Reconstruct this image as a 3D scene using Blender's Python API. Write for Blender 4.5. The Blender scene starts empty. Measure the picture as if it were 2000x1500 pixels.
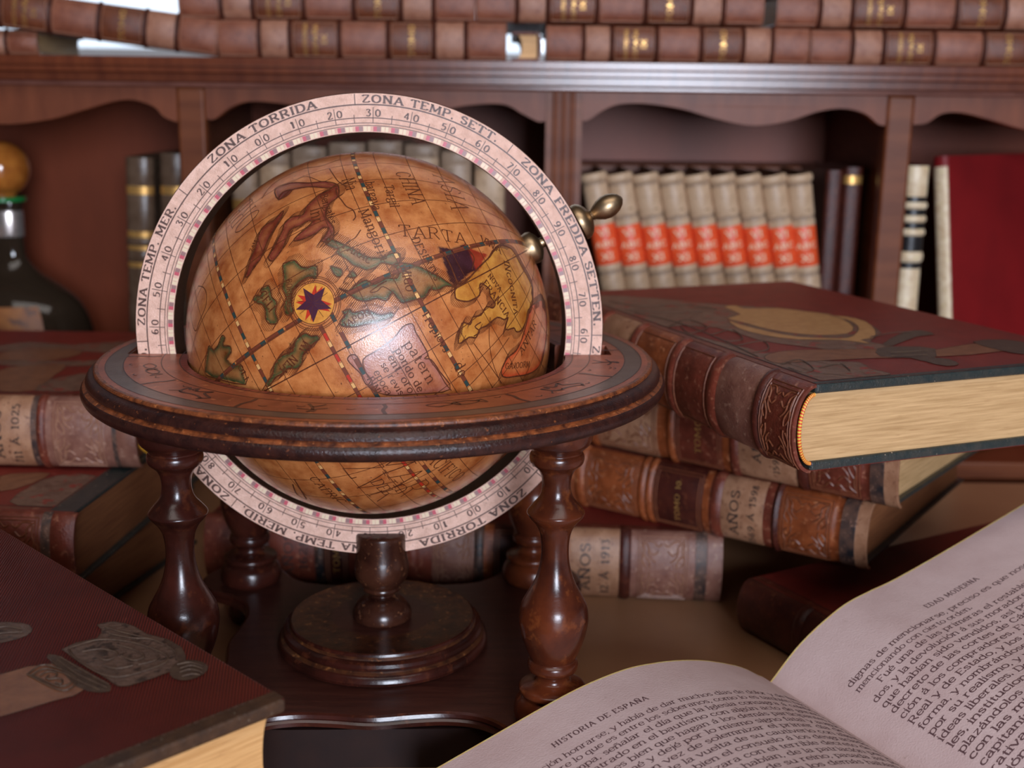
import bpy, bmesh, math, random
import numpy as np
from mathutils import Vector, Matrix
from mathutils.geometry import tessellate_polygon
PI=math.pi
S=bpy.context.scene
COL=S.collection
# ---------------------------------------------------------------- camera, light, exposure
S.view_settings.view_transform='Standard'; S.view_settings.look='None'
S.view_settings.exposure=0.0; S.view_settings.gamma=1.0; S.view_settings.use_curve_mapping=False
cd=bpy.data.cameras.new('camera'); cam=bpy.data.objects.new('camera',cd); COL.objects.link(cam)
cd.sensor_fit='HORIZONTAL'; cd.sensor_width=36.0; cd.lens=2358.4/2000*36; cd.clip_start=.02; cd.clip_end=30
pitch,roll,yaw=.22817,.0122,.0063
F=Vector((math.sin(yaw)*math.cos(pitch),math.cos(yaw)*math.cos(pitch),-math.sin(pitch)))
R0=Vector((math.cos(yaw),-math.sin(yaw),0)); U0=R0.cross(F)
R1v=R0*math.cos(roll)+U0*math.sin(roll); U1v=U0*math.cos(roll)-R0*math.sin(roll)
mw=Matrix((R1v,U1v,-F)).transposed().to_4x4(); mw.translation=Vector((.0706,-.6658,.3434)); cam.matrix_world=mw
cd.dof.use_dof=True; cd.dof.focus_distance=.60; cd.dof.aperture_fstop=7.5
S.camera=cam
w=bpy.data.worlds.new('sky'); S.world=w; w.use_nodes=True
w.node_tree.nodes['Background'].inputs[0].default_value=(.72,.84,1,1); w.node_tree.nodes['Background'].inputs[1].default_value=2.2
def area(name,loc,target,sx,sy,power,color):
    l=bpy.data.lights.new(name,'AREA'); l.shape='RECTANGLE'; l.size=sx; l.size_y=sy; l.energy=power; l.color=color
    o=bpy.data.objects.new(name,l); COL.objects.link(o); o.location=loc
    o.rotation_euler=(Vector(target)-Vector(loc)).to_track_quat('-Z','Y').to_euler(); return o
area('window_daylight',(.56,-2.36,.62),(.56,0,.62),.62,.78,58,(.78,.85,1))
area('ceiling_light',(.15,-.75,1.80),(.05,0,0),1.7,1.1,16,(1,.93,.88))
# ---------------------------------------------------------------- materials
MATS={}
def M(name,c1,c2=None,scale=60,rough=.5,bump=0,bscale=None,metal=0,stretch=(1,1,1),coat=0,lo=.35,hi=.65,c3=None,s3=400,lo3=.62,hi3=.7,wear=None,spec=.5,attr=None,bstretch=None,coat_rough=.1,wlo=.53,whi=.6):
    if name in MATS: return MATS[name]
    kf=1.0 if name in ('printed_page','scale_paper','white_wall','tan_room_wall','scale_cream','scale_pink') else 1.42
    sc_=lambda c: (min(.85,c[0]*kf),min(.85,c[1]*kf*(.90 if kf>1 else 1)),min(.85,c[2]*kf*(.82 if kf>1 else 1))) if c else c
    if not attr: c1,c2,c3=sc_(c1),sc_(c2),sc_(c3)
    m=bpy.data.materials.new(name); m.use_nodes=True; nt=m.node_tree; N=nt.nodes; L=nt.links
    b=N['Principled BSDF']; b.inputs['Roughness'].default_value=rough; b.inputs['Metallic'].default_value=metal
    b.inputs['Specular IOR Level'].default_value=spec
    b.inputs['Coat Weight'].default_value=coat; b.inputs['Coat Roughness'].default_value=coat_rough
    tc=N.new('ShaderNodeTexCoord')
    def noise(sc,st=(1,1,1),det=5):
        mp=N.new('ShaderNodeMapping'); mp.inputs['Scale'].default_value=st; L.new(tc.outputs['Object'],mp.inputs[0])
        n=N.new('ShaderNodeTexNoise'); n.inputs['Scale'].default_value=sc; n.inputs['Detail'].default_value=det; n.inputs['Roughness'].default_value=.6
        L.new(mp.outputs[0],n.inputs['Vector']); return n
    def mix(fac,a,bb):
        x=N.new('ShaderNodeMix'); x.data_type='RGBA'; L.new(fac,x.inputs[0])
        for i,v in ((6,a),(7,bb)):
            if isinstance(v,tuple): x.inputs[i].default_value=(*v,1)
            else: L.new(v,x.inputs[i])
        return x.outputs[2]
    def rng(o,a,bb):
        r=N.new('ShaderNodeMapRange'); r.inputs[1].default_value=a; r.inputs[2].default_value=bb; L.new(o,r.inputs[0]); return r.outputs[0]
    col=c1
    if attr:
        at=N.new('ShaderNodeAttribute'); at.attribute_name=attr; base=at.outputs['Color']
        n=noise(scale,stretch); k=mix(rng(n.outputs['Fac'],lo,hi),(1,1,1),c2)
        x=N.new('ShaderNodeMix'); x.data_type='RGBA'; x.blend_type='MULTIPLY'; x.inputs[0].default_value=1; L.new(base,x.inputs[6]); L.new(k,x.inputs[7]); col=x.outputs[2]
    elif c2: col=mix(rng(noise(scale,stretch).outputs['Fac'],lo,hi),c1,c2)
    if c3: col=mix(rng(noise(s3,stretch,3).outputs['Fac'],lo3,hi3),col,c3)
    if wear:
        g=N.new('ShaderNodeNewGeometry'); r1=rng(g.outputs['Pointiness'],wlo,whi)
        nn=rng(noise(260,(1,1,1)).outputs['Fac'],.4,.6); mu=N.new('ShaderNodeMath'); mu.operation='MULTIPLY'; L.new(r1,mu.inputs[0]); L.new(nn,mu.inputs[1])
        col=mix(mu.outputs[0],col,wear)
    if isinstance(col,tuple): b.inputs['Base Color'].default_value=(*col,1)
    else: L.new(col,b.inputs['Base Color'])
    if bump:
        n=noise(bscale or scale*4,bstretch or stretch,4); bp=N.new('ShaderNodeBump'); bp.inputs['Strength'].default_value=bump; bp.inputs['Distance'].default_value=.001
        L.new(n.outputs['Fac'],bp.inputs['Height']); L.new(bp.outputs[0],b.inputs['Normal'])
        if coat: L.new(bp.outputs[0],b.inputs['Coat Normal'])
    MATS[name]=m; return m
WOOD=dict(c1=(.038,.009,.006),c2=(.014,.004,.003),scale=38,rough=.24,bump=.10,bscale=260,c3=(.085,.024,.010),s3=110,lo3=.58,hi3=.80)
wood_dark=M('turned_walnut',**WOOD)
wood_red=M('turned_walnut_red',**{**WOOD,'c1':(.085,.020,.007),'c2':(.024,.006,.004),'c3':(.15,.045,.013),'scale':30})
wood_worn=M('worn_groove',(.22,.065,.020),(.045,.013,.007),scale=200,rough=.4,bump=.4,bscale=700,c3=(.36,.13,.045),s3=420,lo3=.60,hi3=.70)
wood_ped=M('pedestal_groove',(.07,.024,.009),(.022,.008,.005),scale=160,rough=.32,bump=.2,bscale=700,c3=(.20,.085,.03),s3=300,lo3=.60,hi3=.72)
wood_edge=M('rim_wood',(.036,.012,.009),(.015,.006,.006),scale=160,rough=.25,bump=.35,bscale=800,c3=(.17,.055,.02),s3=420,lo3=.66,hi3=.74)
wood_plate=M('plate_wood',(.050,.016,.011),(.030,.009,.007),scale=30,rough=.33,bump=.12,bscale=300,stretch=(1,9,9),c3=(.085,.03,.02),s3=120,lo3=.62,hi3=.72)
print_red=M('rim_print',(.27,.075,.035),(.17,.045,.022),scale=70,rough=.34,bump=.1,bscale=900,c3=(.36,.12,.05),s3=200)
print_rose=M('rim_print_rose',(.20,.04,.028),(.13,.025,.018),scale=90,rough=.34,bump=.1)
print_grey=M('rim_print_grey',(.095,.066,.052),(.07,.045,.036),scale=90,rough=.33,bump=.1)
print_ink=M('rim_ink',(.035,.018,.014),(.06,.022,.016),scale=200,rough=.4)
parch=M('globe_parchment',None,(.50,.27,.13),scale=105,rough=.34,bump=.16,bscale=1400,coat=1,coat_rough=.13,attr='Col',lo=.36,hi=.74,c3=(.16,.045,.015),s3=620,lo3=.66,hi3=.74)
ink=M('map_ink',(.055,.014,.006),(.10,.03,.012),scale=500,rough=.35,coat=.3)
band_brown=M('map_band_brown',(.13,.035,.018),rough=.35,coat=.3)
band_teal=M('map_band_teal',(.022,.045,.045),rough=.35,coat=.3)
band_red=M('map_band_red',(.36,.025,.012),rough=.35,coat=.3)
band_cream=M('map_band_cream',(.55,.33,.13),rough=.35,coat=.3)
comp_y=M('map_yellow',(.55,.26,.045),(.40,.17,.03),scale=300,rough=.35,coat=.3)
comp_p=M('map_purple',(.045,.012,.03),rough=.35,coat=.3)
mpaper=M('scale_paper',(.84,.50,.37),(.66,.36,.25),scale=220,rough=.40,bump=.35,bscale=1600,c3=(.42,.25,.17),s3=700,lo3=.66,hi3=.74,coat=.8,coat_rough=.24)
mink=M('scale_ink',(.055,.025,.020),(.09,.045,.035),scale=600,rough=.45)
mpink=M('scale_pink',(.55,.09,.12),rough=.4); mcream=M('scale_cream',(.80,.62,.42),rough=.4); mgrey=M('scale_grey',(.22,.13,.13),rough=.4)
mrim=M('scale_rim',(.030,.012,.007),(.12,.05,.02),scale=700,rough=.4,bump=.5,bscale=1500,lo=.5,hi=.75)
brass=M('antique_brass',(.36,.28,.18),(.28,.21,.13),scale=150,rough=.40,metal=1,bump=.03,bscale=1200)
# ---------------------------------------------------------------- helpers
def tag(o,label=None,cat=None,group=None,kind=None):
    if label: o['label']=label
    if cat: o['category']=cat
    if group: o['group']=group
    if kind: o['kind']=kind
    return o
def empty(name,loc=(0,0,0),mat=None):
    o=bpy.data.objects.new(name,None); COL.objects.link(o); o.empty_display_size=.02
    if mat is not None: o.matrix_world=mat
    else: o.location=loc
    return o
class MB:
    def __init__(s): s.v=[]; s.f=[]; s.m=[]
    def add(s,vs,fs,m=0):
        k=len(s.v); s.v.extend([tuple(p) for p in vs]); s.f.extend([tuple(i+k for i in f) for f in fs]); s.m.extend([m]*len(fs) if isinstance(m,int) else m)
    def box(s,x0,x1,y0,y1,z0,z1,m=0):
        s.add([(x0,y0,z0),(x1,y0,z0),(x1,y1,z0),(x0,y1,z0),(x0,y0,z1),(x1,y0,z1),(x1,y1,z1),(x0,y1,z1)],[(0,3,2,1),(4,5,6,7),(0,1,5,4),(1,2,6,5),(2,3,7,6),(3,0,4,7)],m)
    def grid(s,P,m=0,cu=False,cv=False,mf=None):
        nu=len(P);nv=len(P[0]);fs=[];ms=[]
        for i in range(nu if cu else nu-1):
            for j in range(nv if cv else nv-1):
                a=i*nv+j;b=((i+1)%nu)*nv+j;c=((i+1)%nu)*nv+(j+1)%nv;d=i*nv+(j+1)%nv
                fs.append((a,b,c,d)); ms.append(mf(i,j) if mf else m)
        s.add([p for r in P for p in r],fs,ms)
    def lathe(s,prof,seg=64,c=(0,0,0),axis=None,m=0,mf=None):
        # prof: (r,z) bottom to top
        if axis is None: ex,ey,ez=Vector((1,0,0)),Vector((0,1,0)),Vector((0,0,1))
        else:
            ez=Vector(axis).normalized(); ex=ez.orthogonal().normalized(); ey=ez.cross(ex)
        c=Vector(c); P=[]
        for r,z in prof:
            P.append([c+ez*z+(ex*math.cos(2*PI*k/seg)+ey*math.sin(2*PI*k/seg))*r for k in range(seg)])
        nv=seg; fs=[];ms=[]
        for i in range(len(prof)-1):
            for j in range(seg):
                fs.append((i*nv+j,i*nv+(j+1)%nv,(i+1)*nv+(j+1)%nv,(i+1)*nv+j)); ms.append(mf(i) if mf else m)
        fs.append(tuple(range(nv-1,-1,-1))); ms.append(mf(0) if mf else m)
        fs.append(tuple((len(prof)-1)*nv+j for j in range(nv))); ms.append(mf(len(prof)-2) if mf else m)
        s.add([p for r in P for p in r],fs,ms)
    def prism(s,poly,z0,z1,m=0,side=None,xf=None):
        n=len(poly); tr=tessellate_polygon([[Vector((p[0],p[1],0)) for p in poly]])
        area2=sum(poly[i][0]*poly[(i+1)%n][1]-poly[(i+1)%n][0]*poly[i][1] for i in range(n))
        if area2<0: poly=poly[::-1]; tr=tessellate_polygon([[Vector((p[0],p[1],0)) for p in poly]])
        vs=[(p[0],p[1],z0) for p in poly]+[(p[0],p[1],z1) for p in poly]
        if xf: vs=[xf(*p) for p in vs]
        fs=[];ms=[]
        for a,b,c in tr:
            cr=(poly[b][0]-poly[a][0])*(poly[c][1]-poly[a][1])-(poly[b][1]-poly[a][1])*(poly[c][0]-poly[a][0])
            if cr<0: b,c=c,b
            fs+= [(a+n,b+n,c+n),(c,b,a)]; ms+=[m,m]
        for i in range(n):
            j=(i+1)%n; fs.append((i,j,j+n,i+n)); ms.append(m if side is None else side)
        s.add(vs,fs,ms)
    def flat(s,poly,z,m=0,up=True):
        tr=tessellate_polygon([[Vector((p[0],p[1],0)) for p in poly]]); fs=[]
        for a,b,c in tr:
            cr=(poly[b][0]-poly[a][0])*(poly[c][1]-poly[a][1])-(poly[b][1]-poly[a][1])*(poly[c][0]-poly[a][0])
            fs.append((a,b,c) if cr>0 else (a,c,b))
        s.add([(p[0],p[1],z) for p in poly],fs,m)
    def build(s,name,mats,parent=None,smooth=.6,bevel=0,link=True):
        me=bpy.data.meshes.new(name); me.from_pydata(s.v,[],s.f)
        if not isinstance(mats,(list,tuple)): mats=[mats]
        for m in mats: me.materials.append(m)
        me.polygons.foreach_set('material_index',s.m)
        me.update()
        if smooth:
            me.shade_smooth(); me.set_sharp_from_angle(angle=smooth)
        o=bpy.data.objects.new(name,me); COL.objects.link(o)
        if parent: o.parent=parent
        if bevel:
            b=o.modifiers.new('bevel','BEVEL'); b.width=bevel; b.segments=3; b.limit_method='ANGLE'; b.angle_limit=.7
        return o
def catmull(p,n=6,closed=False):
    p=[Vector(q) for q in p]; N=len(p); out=[]
    g=(lambda i:p[i%N]) if closed else (lambda i:p[max(0,min(N-1,i))])
    for i in range(N if closed else N-1):
        a,b,c,d=g(i-1),g(i),g(i+1),g(i+2)
        for k in range(n):
            t=k/n; out.append(.5*((2*b)+(c-a)*t+(2*a-5*b+4*c-d)*t*t+(3*b-a-3*c+d)*t**3))
    if not closed: out.append(p[-1])
    return out
def ribbon(mb,pts,nrm,wid,m=0,lift=.0001,ridge=0):
    n=len(pts)
    if n<2: return
    L=[];C=[];Rr=[]
    for i in range(n):
        t=(pts[min(i+1,n-1)]-pts[max(i-1,0)])
        if t.length<1e-9: t=Vector((1,0,0))
        t.normalize(); nn=nrm[i]; sd=nn.cross(t); sd.normalize()
        w=(wid[i] if isinstance(wid,list) else wid)*.5; q=pts[i]+nn*lift
        L.append(q+sd*w); Rr.append(q-sd*w); C.append(q+nn*ridge)
    if ridge:
        mb.add(L+C+Rr,[(i,n+i,n+i+1,i+1) for i in range(n-1)]+[(n+i,2*n+i,2*n+i+1,n+i+1) for i in range(n-1)],m)
    else: mb.add(L+Rr,[(i,n+i,n+i+1,i+1) for i in range(n-1)],m)
# ---------------------------------------------------------------- pen lettering (antique roman hand)
GL={}
def _g(ch,w,s):
    st=[]
    for part in s.split(';'):
        part=part.strip(); sm=part.startswith('~'); a=[float(v) for v in part.strip('~').replace(',',' ').split()]
        st.append((sm,[(a[i],a[i+1]) for i in range(0,len(a),2)]))
    GL[ch]=(w,st)
for ch,w_,s in (
('a',4.7,'~.6 4 1.5 4.9 2.9 4.9 3.5 4 3.5 1.2 3.7 .3 4.6 .2;~3.5 3 1.5 2.6 .4 1.3 1.1 .1 2.4 .1 3.5 1.2'),
('b',5,'.9 7.2 .9 .1;~.9 3.8 2.3 4.9 4.1 4.2 4.4 2.5 4.1 .8 2.4 0 .9 1'),
('c',4.5,'~4 4 2.7 4.9 1.1 4.3 .5 2.5 1 .7 2.6 0 4.1 1'),
('d',5.2,'4.1 7.2 4.1 0;~4.1 3.8 2.7 4.9 1 4.2 .5 2.5 1 .8 2.5 0 4.1 1'),
('e',4.6,'~.6 2.7 4.1 2.7 3.8 4.2 2.5 4.9 1.1 4.4 .5 2.5 1 .7 2.6 0 4.1 1'),
('f',3,'~3.3 6.7 2.4 7.2 1.5 6.6 1.4 5;1.4 5.5 1.4 0;.3 4.8 2.8 4.8'),
('g',4.8,'~2.4 4.9 .8 4.3 .8 2.9 2.4 2.2 3.9 2.9 3.9 4.3 2.4 4.9;~1.2 2.4 .8 1.5 1.7 .9 3.7 .7 4.3 -.4 3.4 -1.7 1.4 -1.8 .4 -.8 1.4 .8;3.8 4.5 4.8 4.8'),
('h',5.1,'.9 7.2 .9 0;~.9 3.6 2.5 4.9 3.8 4.4 4.1 3;4.1 3.2 4.1 0'),
('i',2,'1 4.9 1 0;.8 6.6 1.3 6.6'),('j',2,'~1.2 4.9 1.2 -.8 .2 -1.8;.9 6.6 1.4 6.6'),
('k',5,'.9 7.2 .9 0;.9 2 4 4.8;2 3 4.4 0'),('l',2,'1 7.2 1 0'),
('m',7.4,'.9 4.9 .9 0;~.9 3.6 2.2 4.9 3.4 4.4 3.7 3;3.7 3.2 3.7 0;~3.7 3.6 5 4.9 6.2 4.4 6.5 3;6.5 3.2 6.5 0'),
('n',5.1,'.9 4.9 .9 0;~.9 3.6 2.5 4.9 3.8 4.4 4.1 3;4.1 3.2 4.1 0'),
('o',4.9,'~2.5 4.9 1 4.2 .5 2.5 1 .8 2.5 0 4 .8 4.5 2.5 4 4.2 2.5 4.9'),
('p',5,'.9 4.9 .9 -2;~.9 3.8 2.3 4.9 4.1 4.2 4.4 2.5 4.1 .8 2.4 0 .9 1'),
('q',5,'4.1 4.9 4.1 -2;~4.1 3.8 2.7 4.9 1 4.2 .5 2.5 1 .8 2.5 0 4.1 1'),
('r',3.9,'.9 4.9 .9 0;~.9 3.4 2 4.8 3.3 4.7'),
('s',4,'~3.4 4 2.2 4.9 .9 4.4 .8 3.3 2.2 2.6 3.3 1.9 3.2 .6 2 0 .6 .9'),
('t',3.1,'~1.4 6.4 1.4 1 2 .1 3 .6;.3 4.8 2.7 4.8'),
('u',5.1,'~.9 4.9 .9 1.6 1.4 .3 2.7 .1 4.1 1.3;4.1 4.9 4.1 0'),
('v',4.8,'.5 4.9 2.5 0;2.5 0 4.4 4.9'),('x',4.8,'.6 4.9 4.2 0;.6 0 4.2 4.9'),
('y',4.8,'.5 4.9 2.5 .1;~4.4 4.9 2.6 .2 1.7 -1.7 .5 -1.5'),('z',4.4,'.6 4.8 3.9 4.8;3.9 4.8 .5 .1;.5 .1 4 .1'),
('A',6.2,'3 7 .6 0;3 7 5.5 0;1.4 2.3 4.6 2.3'),('B',5.6,'1 7 1 0;~1 7 3.4 7 4.3 5.4 3.2 3.8 1 3.7;~1 3.7 3.7 3.7 4.9 1.9 3.6 .1 1 0'),
('C',5.8,'~5.1 5.4 3.2 7 1.2 5.9 .6 3.5 1.2 1.1 3.2 0 5.2 1.5'),('D',6.1,'1 7 1 0;~1 7 3.5 6.9 5.1 5.5 5.4 3.5 5.1 1.5 3.5 .1 1 0'),
('E',5.3,'1 7 1 0;1 6.9 4.6 6.9;1 3.7 3.7 3.7;1 .1 4.8 .1;4.6 6.9 4.6 5.8;4.8 .1 4.8 1.3'),
('F',5,'1 7 1 0;1 6.9 4.5 6.9;1 3.7 3.6 3.7;4.5 6.9 4.5 5.8'),
('G',6.2,'~5.1 5.4 3.2 7 1.2 5.9 .6 3.5 1.2 1.1 3.2 0 5.2 1;5.2 3 5.2 .2;3.6 3 5.8 3'),
('H',6.4,'1 7 1 0;5.2 7 5.2 0;1 3.6 5.2 3.6'),('I',2.4,'1.1 7 1.1 0'),('J',3.6,'~2.5 7 2.5 1.4 1.4 0 .4 1'),
('L',5,'1 7 1 0;1 .1 4.5 .1;4.5 .1 4.5 1.4'),('M',7.6,'1.1 7 .8 0;1.1 7 3.7 1.2;3.7 1.2 6.3 7;6.3 7 6.6 0'),
('N',6.4,'1 7 1 0;1 7 5.2 0;5.2 0 5.2 7'),('O',6.4,'~3.1 7 1.2 5.9 .6 3.5 1.2 1.1 3.1 0 5 1.1 5.6 3.5 5 5.9 3.1 7'),
('P',5.2,'1 7 1 0;~1 7 3.6 7 4.6 5.2 3.5 3.5 1 3.4'),('Q',6.4,'~3.1 7 1.2 5.9 .6 3.5 1.2 1.1 3.1 0 5 1.1 5.6 3.5 5 5.9 3.1 7;3.6 1.4 5.8 -1'),
('R',5.9,'1 7 1 0;~1 7 3.6 7 4.6 5.2 3.5 3.6 1 3.5;2.8 3.5 5.3 0'),
('S',4.9,'~4.2 5.6 2.7 7 1 6.2 .9 4.7 2.6 3.7 4.2 2.6 4 .8 2.4 0 .6 1.4'),('T',5.8,'2.9 7 2.9 0;.5 6.9 5.3 6.9;.5 6.9 .5 5.7;5.3 6.9 5.3 5.7'),
('U',6.2,'~1 7 1 1.6 2.2 .1 3.9 .1 5.1 1.6 5.1 7'),('V',6,'.5 7 3 0;3 0 5.4 7'),('W',8,'.4 7 2.2 0;2.2 0 4 6;4 6 5.8 0;5.8 0 7.6 7'),
('X',6,'.7 7 5.2 0;.7 0 5.2 7'),('Y',5.8,'.5 7 2.9 3.5;5.3 7 2.9 3.5;2.9 3.5 2.9 0'),('Z',5.4,'.8 6.9 4.6 6.9;4.6 6.9 .6 .1;.6 .1 4.8 .1;.8 6.9 .8 5.9;4.8 .1 4.8 1.2'),
('0',4.6,'~2.3 7 .9 5.6 .6 3.5 .9 1.3 2.3 0 3.7 1.3 4 3.5 3.7 5.6 2.3 7'),('1',3.2,'1 5.8 1.9 7;1.9 7 1.9 0'),
('2',4.6,'~.8 5.4 1.6 6.8 3 6.8 3.6 5.2 2.4 2.6 .6 .1;.6 .1 4 .1;4 .1 4 1'),('3',4.6,'~.9 6 2.2 7 3.6 5.8 2.2 3.9;~2.2 3.9 3.9 2.4 2.8 .1 .7 .7'),
('4',4.8,'3.3 0 3.3 7;3.3 7 .5 2;.5 2 4.4 2'),('5',4.6,'3.6 6.9 1.2 6.9;1.2 6.9 1 4;~1 4 3 4.3 3.8 2.4 2.6 .2 .7 .6'),
('6',4.6,'~3.6 6.6 2 6.6 .8 4 .8 1.6 2.2 0 3.7 1.4 3.3 3.4 1.8 3.6 .8 2.2'),('7',4.4,'.7 6.9 3.9 6.9;3.9 6.9 1.8 0'),
('8',4.6,'~2.3 3.8 1 5.2 2.3 7 3.6 5.2 2.3 3.8 .8 1.9 2.3 0 3.9 1.9 2.3 3.8'),('9',4.6,'~3.7 4.6 2.6 3.2 1 3.6 .8 5.6 2.3 7 3.7 5.8 3.6 2.6 2 .1 1 .4'),
('.',2.2,'.5 .6 1.6 .6'),(',',1.9,'~1 .5 1.1 -.3 .5 -1.2'),(':',1.9,'.6 .25 1.2 .25;.6 4.2 1.2 4.2'),('-',3.2,'.5 2.4 2.6 2.4'),('|',1,'.5 8.6 .5 -1.4')):
    _g(ch,w_,s)
for ch,b,ac in (('á','a','2.2 5.9 3.2 7.2'),('é','e','2.2 5.9 3.2 7.2'),('í','i','.8 5.9 1.8 7.2'),('ó','o','2.2 5.9 3.2 7.2'),('ú','u','2.2 5.9 3.2 7.2'),('ñ','n','~1.2 6.2 2 6.8 3 6.2 3.8 6.8'),('Ñ','N','~1.6 7.9 2.6 8.5 3.8 7.9 4.8 8.5'),('Á','A','2.6 7.8 3.8 9.2')):
    w0,st=GL[b]; a=[float(v) for v in ac.strip('~').split()]
    st=[q for q in st if not(b=='i' and q[1][0][1]>6)]
    GL[ch]=(w0,st+[(ac[0]=='~',[(a[i],a[i+1]) for i in range(0,len(a),2)])])
def twidth(t,track=0): return sum((GL[c][0] if c in GL else 2.7)+track for c in t)
def text(mb,t,mapper,sx,sy=None,m=0,track=0,thick=1.05,thin=.42,serif=True,q=4,lift=.0001,ridge=0,jit=0):
    # mapper(x,y) -> (point, normal); sx, sy metres per unit
    sy=sy or sx; x0=0; rr=random.Random(len(t)*7+ord(t[0]))
    for c in t:
        if c not in GL: x0+=2.7+track; continue
        w0,st=GL[c]
        dy=rr.uniform(-jit,jit)
        for sm,pl in st:
            if sm: p2=[(v.x,v.y) for v in catmull([(a,b,0) for a,b in pl],q)]
            else:
                (ax,ay),(bx,by)=pl[0],pl[-1]; k=max(1,int(math.hypot(bx-ax,by-ay)/2.4)); p2=[(ax+(bx-ax)*i/k,ay+(by-ay)*i/k) for i in range(k+1)]
            W_=[]
            for i in range(len(p2)):
                a=p2[max(0,i-1)];b=p2[min(len(p2)-1,i+1)]; d=math.hypot(b[0]-a[0],b[1]-a[1]) or 1
                ty=abs((b[1]-a[1])/d); dg=((b[0]-a[0])*(b[1]-a[1])>0)
                if len(pl)==2 and abs(pl[1][0]-pl[0][0])<1.2 and pl[0][1]==pl[1][1]: W_.append(1.2*sx); continue
                k=ty**1.5*(.62 if (dg and c in 'AVMNXYvxyZzW/') else 1); W_.append((thin+(thick-thin)*k)*sx)
            pn=[mapper((x0+a)*sx,(b+dy)*sy) for a,b in p2]
            ribbon(mb,[p for p,_ in pn],[n for _,n in pn],W_,m,lift,ridge)
            if serif and not sm and abs(pl[0][0]-pl[-1][0])<.6 and abs(pl[0][1]-pl[-1][1])>2.5 or (serif and not sm and c in 'AVvxyXYWM' and len(pl)==2):
                for (a,b) in (pl[0],pl[-1]):
                    if b<.3 or b>4.5:
                        if c in 'Tt' and b>4.5 or c=='A' and b>5 or c in 'VvYW' and b<.5 or c in 'hnmruaqd' and b>4.5 and b<5.5 and a>3.9 and c!='u': continue
                        hd=1.0
                        l_,r_=(hd,hd) if (b<.3 or c.isupper()) else (hd,.1)
                        pn=[mapper((x0+xx)*sx,(b+dy)*sy) for xx in (a-l_,a,a+r_)]
                        ribbon(mb,[p for p,_ in pn],[n for _,n in pn],thin*1.05*sx,m,lift*1.15,0)
        x0+=w0+track
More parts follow.
